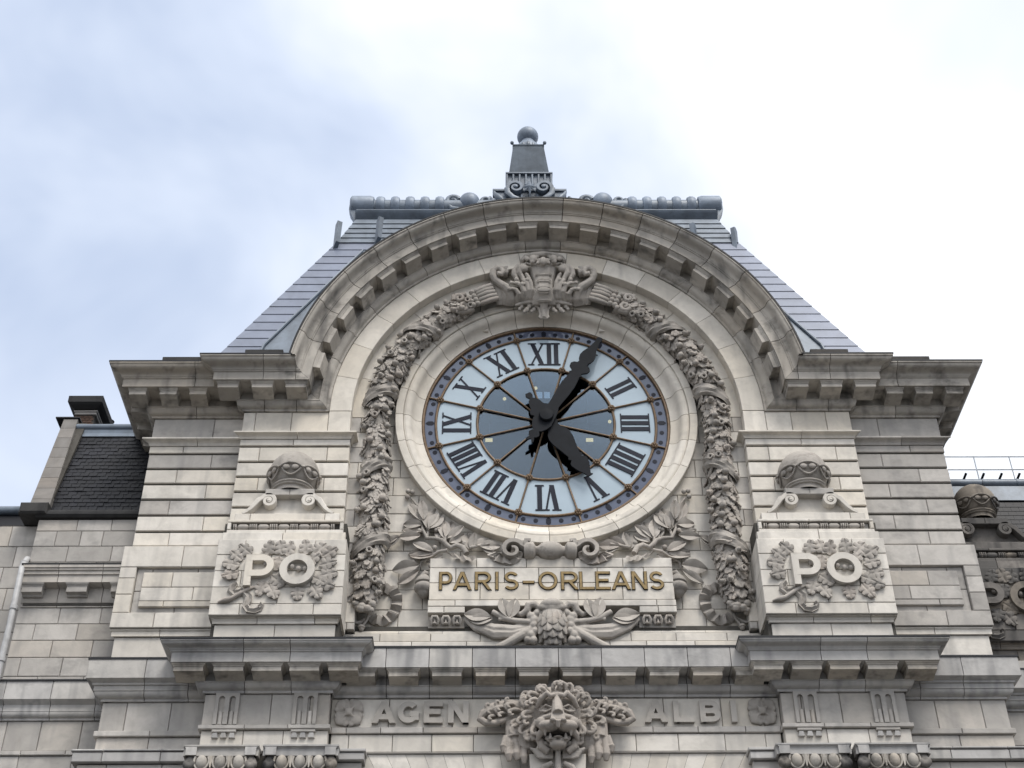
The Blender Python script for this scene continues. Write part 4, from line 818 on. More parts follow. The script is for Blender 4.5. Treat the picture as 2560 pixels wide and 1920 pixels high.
# ------------------------------------------------------------------ garlands of oak leaves round the clock
ACORN = MB().lathe([(.001, -.085), (.045, -.07), (.062, -.02), (.06, .0), (.085, .005), (.09, .04), (.06, .08), (.001, .095)], (0, 0, 0), 12).mesh(smooth=60)
CUP = MB().lathe([(.03, -.02), (.055, -.05), (.085, -.045), (.095, 0), (.085, .05), (.04, .08), (.001, .085)], (0, 0, 0), 12).mesh(smooth=60)
def garland(s):
    path = []; zc = ZC; r = 4.56
    for k in range(31): a = R(27 + 63 * k / 30); path.append(Vector((s * r * math.sin(a), -.52, zc + r * math.cos(a))))
    for k in range(1, 31): path.append(Vector((s * (4.56 - .06 * math.sin(k / 30 * 3.14)), -.52, zc - 5.75 * k / 30)))
    cum = [0]
    for a, b in zip(path, path[1:]): cum.append(cum[-1] + (b - a).length)
    L = cum[-1]
    def at(t):
        d = t * L; i = max(j for j in range(len(cum)) if cum[j] <= d + 1e-9); i = min(i, len(path) - 2); f = (d - cum[i]) / (cum[i + 1] - cum[i]); return path[i].lerp(path[i + 1], f), (path[i + 1] - path[i]).normalized()
    def rad(t): return .27 + .10 * min(1, t * 3) + .03 * math.sin(t * 9) - .10 * max(0, (t - .93) / .07)
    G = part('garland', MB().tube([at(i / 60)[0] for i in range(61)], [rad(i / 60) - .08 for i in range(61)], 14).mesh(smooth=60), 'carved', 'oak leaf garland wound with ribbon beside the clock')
    q = random.Random(11 + s); wraps = [.16, .40, .625, .84]
    F = Vector((0, -1, 0)); n = 0; t = .012; rowi = 0
    while t < .975:
        p, T = at(t); B = T.cross(F).normalized(); ro = rad(t)
        for ph in ((-72, -24, 24, 72) if rowi % 2 else (-98, -48, 0, 48, 98)):
            ph = R(ph + q.uniform(-7, 7)); nrm = F * math.cos(ph) + B * math.sin(ph)
            if any(abs(t - .024 * math.sin(ph) - w_) < .014 for w_ in wraps): continue
            base = p + nrm * (ro - .05 + q.uniform(-.015, .02)); sz = q.uniform(.33, .40)
            d = (T + B * q.uniform(-.35, .35) + nrm * q.uniform(.22, .36)).normalized()
            place('leaf', OAK[q.randrange(3)], 'carved', G, frame(base - d * sz * .35, d, nrm + B * q.uniform(-.15, .15), sz))
        for _ in range(1 if rowi % 2 else 2):
            ph = R(q.uniform(-60, 60)); nrm = F * math.cos(ph) + B * math.sin(ph)
            if not any(abs(t - w_) < .02 for w_ in wraps): place('acorn', ACORN if q.random() < .5 else CUP, 'carved', G, frame(p + nrm * (ro + .09), nrm.cross(T), -nrm if q.random() < .5 else T, 1.0))
        t += .0245; rowi += 1
    fm = MB(); ov = [[tuple(v.co) for v in m_.vertices] for m_ in OAK]; of = [[tuple(p_.vertices) for p_ in m_.polygons] for m_ in OAK]
    for k in range(230):      # small leaves filling the gaps
        t = q.uniform(.01, .98); p, T = at(t); B = T.cross(F).normalized(); ph = R(q.uniform(-105, 105)); nrm = F * math.cos(ph) + B * math.sin(ph)
        d = (T + B * q.uniform(-.9, .9) + nrm * q.uniform(.1, .5)).normalized(); sz = q.uniform(.18, .27); i = q.randrange(3); mt = frame(p + nrm * (rad(t) - .01 + q.uniform(-.03, .05)) - d * sz * .4, d, nrm + B * q.uniform(-.4, .4), sz)
        fm.add([mt @ Vector(v) for v in ov[i]], of[i])
    fo = O('foliage', fm.mesh(smooth=55), 'carved', G); fo['kind'] = 'stuff'
    for w_ in wraps:      # ribbon wound slantwise
        vs_ = []; nn, mm = 18, 7
        for i in range(nn):
            ph = R(-115 + 230 * i / (nn - 1))
            for j in range(mm):
                u = 2 * j / (mm - 1) - 1; tt = w_ + (.024 * math.sin(ph) * -1) + u * .021 * (1 - .15 * math.cos(ph)); p, T = at(min(max(tt, 0), .999)); B = T.cross(F).normalized() * s
                nrm = F * math.cos(ph) + B * math.sin(ph); rr = rad(min(max(tt, 0), 1)) + .085 + .03 * math.cos(u * 7.5 + 2.2 * ph) - .05 * abs(u) ** 3
                vs_.append(tuple(p + nrm * rr))
        O('ribbon', leaf_mesh(vs_, nn, mm, 0.0), 'carved', G)
    p, T = at(.985)       # fruit hanging at the foot
    for k in range(12):
        a = R(k * 52); rr = .05 + .24 * ((k * .37) % 1); o = place('acorn', (ACORN, CUP)[k % 2], 'carved', G, frame(p + Vector((rr * math.cos(a), -.12 - .1 * q.random(), -.05 - .16 * ((k * .61) % 1) - .12 * abs(math.sin(a)))), (1, 0, 0), (q.uniform(-.4, .4), -.6, 1), 1.15))
    tail = [(s * (4.56 - .25), -5.35), (s * 4.12, -5.28), (s * 3.92, -5.33), (s * 3.80, -5.52), (s * 3.80, -5.78), (s * 3.90, -6.02), (s * 4.08, -6.18), (s * 4.30, -6.16), (s * 4.42, -6.05)]
    pts = []
    for a, b in zip(tail, tail[1:]):
        for i in range(5): pts.append((a[0] + (b[0] - a[0]) * i / 5, a[1] + (b[1] - a[1]) * i / 5))
    rs = []
    for i, (x, z) in enumerate(pts):
        a, b = pts[max(0, i - 1)], pts[min(len(pts) - 1, i + 1)]; l = math.hypot(b[0] - a[0], b[1] - a[1]); nx, nz = -(b[1] - a[1]) / l, (b[0] - a[0]) / l; y = -.26 - .06 * math.sin(i * 1.35); rs.append([(x + nx * h, y - .05 * math.cos(h * 9), z + nz * h) for h in (-.13, -.05, .05, .13)] + [(x + nx * .13, -.15, z + nz * .13), (x - nx * .13, -.15, z - nz * .13)])
    O('ribbon_tail', MB().rings(rs).mesh(smooth=50), 'carved', G)
    O('stem', MB().tube([(s * 4.45, -.30, -5.95), (s * 4.5, -.36, -6.2), (s * 4.58, -.45, -6.42)], [.05, .04, .03], 8).tube([(s * 4.45, -.30, -6.1), (s * 4.66, -.40, -6.3), (s * 4.82, -.5, -6.36)], [.05, .05, .03], 8).mesh(smooth=60), 'carved', G)
    for x, z in ((4.60, -6.5), (4.86, -6.38)): O('acorn', ACORN, 'carved', G, (s * x, -.5, z))
    # fluted basket end next to the cartouche, with berries
    a0 = R(22.5); tg = Vector((s * math.cos(a0), 0, -math.sin(a0))); ctr = Vector((s * r * math.sin(a0), -.56, zc + r * math.cos(a0)))
    up = Vector((s * math.sin(a0), 0, math.cos(a0)))
    for k in range(5):
        o_ = (k - 2) * .135; st = ctr + up * o_ - tg * .38; en = ctr + up * o_ * .9 + tg * .12; O('flute', MB().tube([st + F * .25, st.lerp(en, .5) + F * (.30 - .02 * abs(k - 2)), en + F * (.26 - .02 * abs(k - 2)), en + tg * .06 + F * .2], [.075, .078, .072, .04], 8).mesh(smooth=60), 'carved', G)
    for k in range(7):
        o_ = ((k % 4) - 1.5) * .15; O('berry', MB().ell((0, 0, 0), (.09, .09, .09), 10, 7).mesh(smooth=180), 'carved', G, ctr + up * o_ + tg * (.24 + .14 * (k // 4)) + F * .24)
    cu = MB()
    for j in (-1, 1):
        c2 = ctr + tg * .66 + up * j * .16; sp = [(.16 - .13 * i / 16, 2 * math.pi * 1.3 * i / 16) for i in range(17)]
        cu.tube([c2 + tg * (rr * math.cos(aa_)) + up * (rr * math.sin(aa_) * j) + F * (.22 + .003 * i) for i, (rr, aa_) in enumerate(sp)], [.075 - .002 * i for i in range(17)], 8)
    cu.tube([ctr + tg * .4 + F * .15 - up * .3, ctr + tg * .75 + F * .18 - up * .32, ctr + tg * .95 + F * .12], [.08, .1, .06], 8).tube([ctr + tg * .4 + F * .15 + up * .3, ctr + tg * .75 + F * .18 + up * .32, ctr + tg * .95 + F * .12], [.08, .1, .06], 8)
    O('curl', cu.mesh(smooth=60), 'carved', G)
for s in (-1, 1): garland(s)

# ------------------------------------------------------------------ cartouche at the head of the clock
def ce(px, py): return ((px - 1100) / 478, 5.51 - (py - 215) / 360)       # its own drawing grid in the facade plane
cm = MB()
def cpt(px, py, y, q=1): x, z = ce(px, py); return (q * x, y, z + (y + .8) * .8)      # deeper points of the drawing stand higher
rs = []
for py, hw, y in ((300, 205, -.98), (400, 200, -.93), (480, 178, -.90), (560, 150, -.90), (650, 138, -.90), (740, 145, -.86), (820, 165, -.76), (900, 185, -.62)):
    rs.append([cpt(1100 + k * hw, py, y - (.07 if abs(k) < .5 else 0 if abs(k) < .9 else -.10)) for k in (-1, -.8, -.4, 0, .4, .8, 1)] + [(cpt(1100 + hw, py, y)[0], -.3, cpt(1100, py, y)[2]), (cpt(1100 - hw, py, y)[0], -.3, cpt(1100, py, y)[2])])
cm.rings(rs)
for q in (-1, 1):
    def T(pts, rad, yy, seg=8, flat=1.0):
        cm.tube([cpt(px, py, yy[i] if hasattr(yy, '__len__') else yy, q) for i, (px, py) in enumerate(pts)], rad, seg, flat)
    def E(px, py, y, r, k=1.0): cm.ell(cpt(px, py, y, q), (r, r * .8, r * k), 12, 8)
    # big side scroll: flat S-band from the volute down to the ring
    T([(1560, 900), (1545, 820), (1560, 740), (1610, 670), (1690, 620), (1760, 565), (1795, 500), (1785, 435), (1735, 400), (1680, 412), (1655, 455), (1680, 492), (1718, 482), (1722, 452)], [.13, .14, .14, .13, .12, .11, .11, .10, .095, .09, .08, .07, .06, .05], [-.50, -.66, -.76, -.82, -.85, -.88, -.92, -.95, -.97, -.98, -1.0, -1.0, -1.02, -1.03], 10)
    T([(1580, 470), (1640, 460), (1690, 455)], [.13, .15, .14], -.82, 12); T([(1545, 430), (1590, 415), (1640, 430)], [.07, .12, .13], -.84, 10)
    # cuff beyond it that takes the fluted end of the garland
    T([(1960, 690), (1900, 630), (1820, 612), (1750, 650), (1715, 730), (1705, 820), (1710, 900)], [.03, .06, .085, .10, .11, .11, .10], [-.5, -.6, -.66, -.68, -.68, -.62, -.52])
    T([(1640, 900), (1615, 820), (1625, 740), (1670, 680)], [.11, .12, .11, .09], [-.5, -.62, -.70, -.74])
    # acanthus: C-shaped ribs opening outward
    for p, rr in (([(1290, 900), (1275, 800), (1262, 700), (1275, 600), (1320, 500), (1345, 470)], [.06, .075, .07, .065, .06, .04]), ([(1350, 900), (1325, 800), (1312, 700), (1335, 610), (1385, 560)], [.07, .08, .075, .07, .05]),
                  ([(1410, 900), (1385, 800), (1372, 720), (1400, 650), (1460, 610), (1520, 605)], [.07, .085, .08, .07, .06, .04]), ([(1475, 900), (1450, 815), (1445, 750), (1480, 700), (1550, 680)], [.07, .085, .08, .065, .05]),
                  ([(1360, 640), (1385, 540), (1430, 470), (1425, 400), (1385, 375)], [.05, .075, .09, .085, .06]), ([(1430, 640), (1470, 550), (1510, 490), (1500, 420), (1460, 380)], [.05, .07, .08, .075, .05])):
        T(p, rr, [(-.50, -.70, -.84, -.90, -.92, -.94)[min(i, 5)] if p[0][1] > 800 else -.86 - .03 * i for i in range(len(p))])
    for px, py, r_ in ((1372, 405, .14), (1440, 385, .11), (1330, 560, .06), (1395, 620, .07), (1545, 600, .06), (1570, 690, .06), (1470, 560, .07)): E(px, py, -.95, r_)
    # hood with rolled lobes
    T([(1400, 350), (1385, 290), (1340, 245), (1270, 222), (1190, 215), (1100, 212)], [.05, .07, .08, .085, .09, .10], [-.88, -.98, -1.02, -1.05, -1.07, -1.08], 10)
    for px, py, r_ in ((1325, 275, .075), (1240, 275, .12), (1250, 310, .08), (1185, 240, .07), (1175, 330, .055), (1150, 300, .08)): E(px, py, -1.08, r_, 1.05)
    T([(1385, 350), (1330, 330), (1280, 350), (1220, 350), (1160, 370), (1100, 380)], [.03, .035, .04, .045, .05, .05], -1.0)
    # fringe of leaf lobes lying over the ring
    T([(1150, 870), (1210, 855), (1300, 862), (1400, 880), (1490, 905)], [.05, .055, .055, .05, .03], -.62)
    for px, py, r_ in ((1205, 905, .06), (1235, 960, .06), (1265, 985, .05), (1300, 920, .065), (1335, 965, .07), (1365, 985, .05), (1400, 920, .055), (1430, 950, .05), (1480, 905, .04)): E(px, py, -.57, r_, 1.35)
    T([(1235, 860), (1190, 900), (1155, 970), (1150, 1040), (1168, 1075)], [.05, .05, .045, .04, .035], -.56)
cm.ell(cpt(1100, 310, -1.10), (.12, .10, .15), 14, 9)
cm.tube([cpt(1100, 850, -.72), cpt(1100, 960, -.60), cpt(1100, 1075, -.55)], [.13, .11, .08], 10); cm.tube([cpt(1040, 1078, -.55), cpt(1160, 1078, -.55)], .04, 8)
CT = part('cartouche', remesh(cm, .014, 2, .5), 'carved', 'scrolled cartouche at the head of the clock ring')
for py, w_, h_, y in ((490, .21, .035, -.975), (580, .18, .045, -.975), (700, .20, .085, -.965), (835, .20, .04, -.84)):
    x, y, z = cpt(1100, py, y); O('tablet', MB().ell((0, y, z), (w_, .03, h_), 20, 8).mesh(smooth=180), 'carved', CT)
    O('tablet_rim', MB().tube([(w_ * 1.16 * math.cos(R(a)), y + .005, z + h_ * 1.5 * math.sin(R(a))) for a in range(0, 361, 15)], .013, 6).mesh(smooth=60), 'carved', CT)

# ------------------------------------------------------------------ laurel branches under the clock
def branch(s):
    def W(px, py): return ((px - 2085) / 515 * 1.0, -4.61 - (py - 965) / 400)          # drawing grid of the left branch
    def V3(px, py, y): x, z = W(px, py); return Vector((-s * x * -1 if False else s * -x, y, z))
    m = MB().tube([V3(*p) for p in ((1010, 920, -.62), (960, 830, -.55), (880, 790, -.5), (800, 820, -.48), (740, 770, -.46), (690, 720, -.44), (600, 690, -.42), (480, 680, -.4), (420, 560, -.38), (400, 480, -.34))], [.075, .075, .07, .07, .065, .06, .05, .05, .04, .03], 8)
    m.tube([V3(*p) for p in ((760, 850, -.5), (640, 850, -.44), (560, 890, -.4), (420, 950, -.36), (390, 1050, -.3))], [.05, .04, .035, .03, .02], 7).tube([V3(*p) for p in ((735, 780, -.46), (720, 690, -.42), (760, 600, -.36))], [.04, .035, .02], 7).tube([V3(*p) for p in ((480, 680, -.4), (500, 590, -.38), (560, 480, -.34))], [.04, .035, .02], 7).tube([V3(*p) for p in ((340, 260, -.28), (250, 160, -.26))], [.03, .025], 6).tube([V3(*p) for p in ((1040, 820, -.5), (1150, 780, -.42), (1300, 750, -.4))], [.04, .035, .025], 7)
    B_ = part('laurel_branch', m.mesh(smooth=60), 'carved', 'carved laurel branch under the clock ring'); q = random.Random(4)
    lv = [(400, 490, 330, 310, .36), (410, 480, 250, 230, .36), (410, 530, 150, 470, .40), (420, 600, 150, 570, .40), (400, 660, 110, 660, .38), (120, 660, -60, 720, .36), (130, 680, -40, 770, .34), (480, 570, 590, 290, .42), (510, 580, 680, 360, .42), (430, 470, 400, 220, .4), (710, 690, 700, 440, .42), (740, 690, 830, 440, .40), (760, 690, 960, 530, .44), (780, 740, 980, 620, .38), (1040, 820, 1030, 570, .42), (1060, 820, 1110, 620, .36), (1110, 780, 1320, 660, .42), (1180, 790, 1450, 740, .44), (1200, 800, 1380, 860, .36), (560, 850, 310, 720, .44), (560, 870, 250, 800, .36), (580, 890, 270, 900, .42), (700, 880, 480, 940, .36), (390, 1000, 60, 1040, .44), (390, 1060, 130, 1200, .44), (520, 600, 470, 330, .4), (640, 690, 640, 520, .36)]
    for i, (a, b, c, d, w_) in enumerate(lv):
        p0, p1 = V3(a, b, -.40 - .05 * q.random()), V3(c, d, -.34 - .12 * q.random()); L = (p1 - p0).length
        o = place('leaf', LAU[i % 3], 'carved', B_, frame(p0, p1 - p0, (q.uniform(-.35, .35), -1, q.uniform(-.2, .35)), L)); o.scale = (L * 1.15, L, L)
    for px, py in ((205, 85), (265, 95), (200, 155), (600, 580), (625, 570), (385, 590), (970, 740), (590, 790), (320, 955), (545, 1000)): O('berry', MB().ell((0, 0, 0), (.065, .065, .07), 10, 7).mesh(smooth=180), 'carved', B_, V3(px, py, -.38 if px > 300 else -.3))
    rb = MB(); vs_ = []
    for i in range(15):
        for j in range(5): a, b = V3(690 + 30 * i, 900 + 8 * i - 45 * (i / 14) ** 2, 0), V3(760 + 27 * i, 935 + 95 * math.sin(i / 14 * 2.2), 0); p = a.lerp(b, j / 4); vs_.append((p.x, -.66 - .05 * math.sin(i * 1.5) - .02 * j, p.z))
    O('ribbon', leaf_mesh(vs_, 15, 5, 0.0), 'carved', B_)
for s in (-1, 1): branch(-s)
# scroll bar under the ring
sb = part('scroll_bar', MB().tube([(x, -.62, -4.42) for x in (-.66, -.6, -.5, -.42, -.36, -.3, -.22, -.1, 0, .1, .22, .3, .36, .42, .5, .6, .66)], [.20, .24, .24, .22, .12, .13, .2, .24, .25, .24, .2, .13, .12, .22, .24, .24, .20], 18).mesh(smooth=40), 'carved', 'horizontal scroll between the laurel branches')
for q in (-1, 1):
    sp = [(q * (.95 + a), -4.47 + b) for a, b in spiral(0, 0, .30, .06, R(170), 1.25, 24, -1)]
    O('volute', band(MB(), [(q * .50, -4.22), (q * .6, -4.2)] + sp, [.06] * 2 + [.065 - .0012 * i for i in range(25)], -.82, -.3).mesh(smooth=40), 'carved', sb)
    vs_ = []
    for i in range(15):
        t = i / 14; a = R(200 + 150 * t); cx_, cz_ = q * (1.18), -4.40; 
        for j in range(4): rr = .18 + .07 * j; vs_.append((cx_ + q * -rr * math.cos(a) * 1.1, -.66 - .045 * math.sin(i * 1.9), cz_ + rr * math.sin(a)))
    O('ribbon', leaf_mesh(vs_, 15, 4, .05), 'carved', sb)

# ------------------------------------------------------------------ name plaque
pq = part('name_plaque', MB().box(-2.95, 2.95, -.56, -.15, -5.95, -4.64).mesh(), 'mortar', 'stone plaque with gilt PARIS-ORLEANS lettering')
row(pq, -3.0, 3.02, -4.89, -4.61, -.61, [.20, .41, .60, .80], 'stone', depth=.5); row(pq, -3.0, 3.02, -5.32, -4.89, -.61, [.1, .3, .45, .7, .88], 'stone', depth=.5); row(pq, -3.0, 3.02, -5.80, -5.32, -.61, [.21, .40, .60, .80], 'stone', depth=.5)
row(pq, -3.02, 3.04, -5.975, -5.80, -.62, [.1, .3, .68, .91], 'stone', depth=.5); row(pq, -3.02, -2.11, -6.155, -5.975, -.62, [.45], 'stone', depth=.5); row(pq, 2.13, 3.04, -6.155, -5.975, -.62, [.5], 'stone', depth=.5)
XS = ((-2.75, -2.44), (-2.41, -1.96), (-1.87, -1.48), (-1.38, -1.29), (-1.15, -.81), (-.69, -.42), (-.31, .15), (.25, .66), (.70, 1.06), (1.10, 1.45), (1.49, 1.95), (1.99, 2.36), (2.43, 2.77))
for ch, (a, b) in zip('PARIS-ORLEANS', XS):
    me, _ = glyph(ch, .50, .064, .03, b - a); O('letter', me, 'gold', pq, (a, -.645, -5.525)); me, _ = glyph(ch, .526, .090, .02, b - a + .026); O('letter_edge', me, 'iron', pq, (a - .013, -.625, -5.538))
for s in (-1, 1):
    m = MB().lathe([(.001, .34), (.06, .33), (.10, .26), (.17, .20), (.22, .12), (.225, .06), (.18, .03), (.215, 0), (.24, -.06), (.235, -.13), (.18, -.2), (.16, -.21), (.15, -.25), (.08, -.33), (.001, -.36)], (s * 3.14, -.42, -5.28), 20).tube([(s * 3.02, -.42, -4.98), (s * 3.12, -.45, -4.95), (s * 3.2, -.45, -5.05)], [.06, .08, .06], 8)
    O('end_scroll', m.mesh(smooth=50), 'carved', pq)
    for k in range(3):
        x = s * (2.30 + .27 * k); m = MB().tube([(x - .07, -.52, -6.42), (x - .09, -.56, -6.32), (x - .05, -.58, -6.24), (x + .05, -.58, -6.24), (x + .09, -.56, -6.32), (x + .07, -.52, -6.42)], [.03, .04, .045, .045, .04, .03], 8).ell((x, -.54, -6.40), (.06, .05, .03), 8, 6).tube([(x, -.55, -6.25), (x, -.55, -6.38)], [.02, .03], 6)
        O('guilloche', m.mesh(smooth=60), 'carved', pq)
    O('sunk_band', MB().box(min(s * 2.12, s * 3.0), max(s * 2.12, s * 3.0), -.46, -.3, -6.48, -6.157).mesh(), 'grey', pq)
# pine cone trophy below it
cb = MB().ell((0, -.62, -6.46), (.34, .30, .50), 18, 14).ell((0, -.72, -6.02), (.30, .22, .17), 16, 10).tube([(-.36, -.66, -6.02), (-.22, -.78, -6.10), (0, -.82, -6.13), (.22, -.78, -6.10), (.36, -.66, -6.02)], [.06, .08, .09, .08, .06], 8)
for s in (-1, 1):
    cb.tube([(s * .30, -.66, -6.05), (s * .42, -.68, -5.96), (s * .56, -.66, -5.98), (s * .60, -.64, -6.12), (s * .74, -.6, -6.20), (s * .92, -.56, -6.14)], [.07, .10, .11, .10, .08, .05], 10)
    for x, z, r_ in ((.36, -6.2, .11), (.45, -6.38, .14), (.50, -6.28, .12), (.44, -6.52, .12), (.52, -6.78, .13), (.46, -6.92, .11), (.60, -6.92, .09), (.42, -6.68, .11)): cb.ell((s * x, -.64, z), (r_, .12, r_), 10, 8)
    cb.tube([(s * .42, -.66, -6.45), (s * .9, -.62, -6.38), (s * 1.15, -.6, -6.30), (s * 1.45, -.6, -6.12)], [.08, .075, .085, .07], 9).tube([(s * 1.1, -.6, -6.32), (s * 1.3, -.62, -6.34)], [.05, .04], 7)
    cb.tube([(s * .45, -.62, -6.55), (s * .72, -.66, -6.78), (s * 1.0, -.66, -6.96), (s * 1.32, -.62, -7.14)], [.09, .10, .11, .12], 10)
    for k in range(5):   # hanging cloth
        f = k / 4; cb.tube([(s * .5, -.58 - .02 * k, -6.50 - .10 * f), (s * .95, -.60 - .02 * (k % 2), -6.56 - .22 * f), (s * 1.4, -.58 - .03 * (k % 2), -6.52 - .26 * f), (s * 1.85, -.56, -6.36 - .20 * f), (s * 2.1, -.52, -6.2 - .1 * f)], [.05, .075, .08, .07, .045], 8)
cn = part('pine_cone_trophy', remesh(cb, .016, 3, .5), 'carved', 'pine cone with cut branches and hanging cloth below the plaque')
SC = laurel_leaf(L=1.0, W=.52, cup=-.10, curl=-.05, skirt=.16, n=9, m=7, wav=0)
for i, z in enumerate((-6.10, -6.24, -6.39, -6.55, -6.70, -6.83)):
    rr = (.25, .32, .36, .36, .32, .24)[i]
    for k in range(-3, 4):
        a = R(k * 40 + (20 if i % 2 else 0))
        if abs(a) < R(105):
            nrm = Vector((math.sin(a), -math.cos(a), -.1)); p0 = Vector((rr * math.sin(a), -.60 - rr * .93 * math.cos(a), z)); d = Vector((-nrm.x * .12 * (i - 2), .05 * (i - 2), -1)) + nrm * .15
            place('scale', SC, 'carved', cn, frame(p0, d, nrm, .27))
for s in (-1, 1):
    for a, b, c, d, w_ in ((1.02, -6.32, .86, -5.78, .55), (1.06, -6.3, 1.22, -5.76, .55), (1.5, -6.3, 2.12, -6.18, .62), (1.45, -6.34, 2.0, -6.36, .55)):
        p0, p1 = Vector((s * a, -.66, b)), Vector((s * c, -.70, d)); o = place('leaf', LAU[1], 'carved', cn, frame(p0, p1 - p0, (.1, -1, .1), (p1 - p0).length)); o.scale = [((p1 - p0).length) * f for f in (1.35, 1, 1)]
# ------------------------------------------------------------------ lion mask on the keystone
lm = MB()
def LE(c, r, rot=None): 
    for q in ((-1, 1) if abs(c[0]) > 1e-6 else (1,)): lm.ell((q * c[0], c[1], c[2]), r, 16, 11, Matrix.Rotation(R(q * rot), 3, 'Y') if rot else None)
def LT(pts, rad, seg=9):
    for q in ((-1, 1) if max(abs(p[0]) for p in pts) > 1e-6 else (1,)): lm.tube([(q * p[0], p[1], p[2]) for p in pts], rad, seg)
LE((0, -1.60, -9.25), (.54, .33, .56)); LE((0, -1.72, -9.55), (.46, .40, .30)); LE((0, -1.84, -9.06), (.36, .24, .22)); LE((.30, -1.78, -9.58), (.20, .22, .18))
LT([(0, -2.06, -9.08), (0, -2.18, -9.30), (0, -2.33, -9.58)], [.085, .105, .125]); lm.rings([[(x * a, -2.12 - .0 * a, z0) if False else (x * a, y, z0 + (0)) for x, y in ((-1, -1.95), (-1, yb), (1, yb), (1, -1.95))] for a, yb, z0 in ((.10, -2.12, -9.12), (.12, -2.24, -9.40), (.155, -2.36, -9.64), (.16, -2.38, -9.72), (.09, -2.34, -9.82))]); LE((.12, -2.36, -9.74), (.065, .07, .05)); LT([(0, -2.40, -9.76), (0, -2.33, -9.90)], [.05, .04])
LE((.20, -2.16, -9.79), (.235, .17, .125)); LE((.33, -2.02, -9.66), (.16, .15, .14)); LT([(.12, -2.26, -9.60), (.30, -2.08, -9.56), (.44, -1.90, -9.60)], [.06, .06, .05])
LT([(.05, -2.14, -9.04), (.15, -2.20, -9.10), (.20, -2.17, -9.02), (.34, -2.08, -9.10), (.46, -1.92, -9.26)], [.05, .06, .075, .075, .05])          # brows
LT([(.13, -2.09, -9.32), (.25, -2.08, -9.26), (.40, -1.94, -9.32)], [.025, .03, .025]); LT([(.13, -2.08, -9.36), (.26, -2.06, -9.41), (.40, -1.94, -9.34)], [.022, .028, .022]); LE((.26, -1.98, -9.335), (.085, .06, .055))
LT([(.44, -1.92, -9.55), (.53, -1.84, -9.72), (.50, -1.82, -9.98)], [.07, .09, .07])                                       # cheek folds
LT([(.04, -2.04, -10.08), (.17, -2.02, -10.05), (.25, -1.95, -9.97)], [.07, .065, .05]); LE((0, -2.0, -10.15), (.19, .13, .10)); LE((0, -2.04, -10.02), (.11, .14, .03)); LT([(.30, -2.06, -9.84), (.41, -1.98, -9.92), (.44, -1.92, -10.02)], [.09, .075, .04]); LT([(.40, -1.85, -9.95), (.34, -1.85, -10.15), (.2, -1.85, -10.26)], [.09, .09, .08])
LT([(.17, -2.10, -10.08), (.17, -2.12, -9.94)], [.05, .02]); LT([(.28, -2.16, -9.90), (.28, -2.14, -10.02)], [.045, .015])       # teeth
q_ = random.Random(5)
def lock(p, rad_, sg, L, y, th):
    """one lock of the mane: flows out from the face and hooks over at the tip"""
    rx_, rz_ = rad_; tx, tz = -rz_ * sg, rx_ * sg
    path = [(0, 0, .05), (.10, .015, .0), (.30, .06, -.035), (.55, .17, -.055), (.74, .36, -.07), (.76, .58, -.08), (.62, .72, -.085), (.46, .68, -.09), (.42, .54, -.09)]
    lm.tube([(p[0] + L * (a * rx_ + b * tx), y + d, p[1] + L * (a * rz_ + b * tz)) for a, b, d in path], [th * k for k in (.45, .8, 1.0, 1.05, 1.0, .9, .8, .65, .45)], 8, .9)
LE((0, -1.42, -9.32), (.92, .38, .70)); LE((.62, -1.48, -9.75), (.30, .26, .42)); LE((.95, -1.38, -9.10), (.44, .2, .19)); LE((0, -1.62, -9.05), (.50, .34, .44))
for ex, ez, cz_, y0, n_, L, th, a0, a1 in ((.82, .64, -9.40, -1.56, 21, .28, .048, -52, 232), (.67, .57, -9.40, -1.72, 17, .27, .048, -48, 228), (.54, .50, -9.38, -1.86, 13, .27, .05, -30, 210), (.40, .36, -9.26, -1.98, 8, .24, .045, 25, 155)):
    for k in range(n_):
        a = R(a0 + (a1 - a0) * k / (n_ - 1) + q_.uniform(-4, 4)); c, s_ = math.cos(a), math.sin(a); l = math.hypot(c / ex, s_ / ez)
        lock((ex * c, cz_ + ez * s_), ((c / ex) / l, (s_ / ez) / l), (1 if k % 2 else -1) if q_.random() < .8 else 1, L * q_.uniform(.85, 1.15), y0 + q_.uniform(-.02, .02), th * q_.uniform(.9, 1.1))
for s in (-1, 1):
    for j in range(2):
        for i in range(6 - j): lock((s * (.92 + .11 * i), -9.03 - .03 * i - .13 * j), (s * .94, .34 - .2 * j), s * (1 if i % 2 else -1), .19, -1.60 + .012 * i, .038)
# skin flaps curling out at both sides, and hanging paws
LT([(.75, -1.42, -9.02), (1.1, -1.46, -9.0), (1.42, -1.50, -9.08), (1.64, -1.52, -9.22), (1.70, -1.52, -9.34), (1.58, -1.54, -9.43), (1.38, -1.54, -9.44), (1.18, -1.50, -9.36), (1.02, -1.46, -9.30)], [.16, .16, .14, .11, .09, .085, .075, .07, .08], 10)
LT([(1.3, -1.44, -9.12), (1.45, -1.46, -9.20), (1.55, -1.46, -9.30)], [.12, .12, .08]); LE((.98, -1.40, -9.30), (.2, .15, .25))
LT([(.98, -1.42, -9.40), (.96, -1.46, -9.62), (.94, -1.5, -9.82)], [.17, .19, .2], 12)
for x0, x1, dz, r_ in ((.84, .74, -.06, .075), (.95, .90, .02, .085), (1.05, 1.07, 0, .085), (1.13, 1.20, .2, .07)):
    LT([(x0, -1.55, -9.76), (x1 - .01, -1.58, -10.0), (x1, -1.62, -10.22 + dz), (x1 - .01, -1.60, -10.36 + dz)], [r_ * .9, r_, r_ * 1.1, r_ * .6], 9)
lion = part('lion_mask', remesh(lm, .013, 1, .4), 'carved', 'roaring lion mask with curly mane above the keystone')
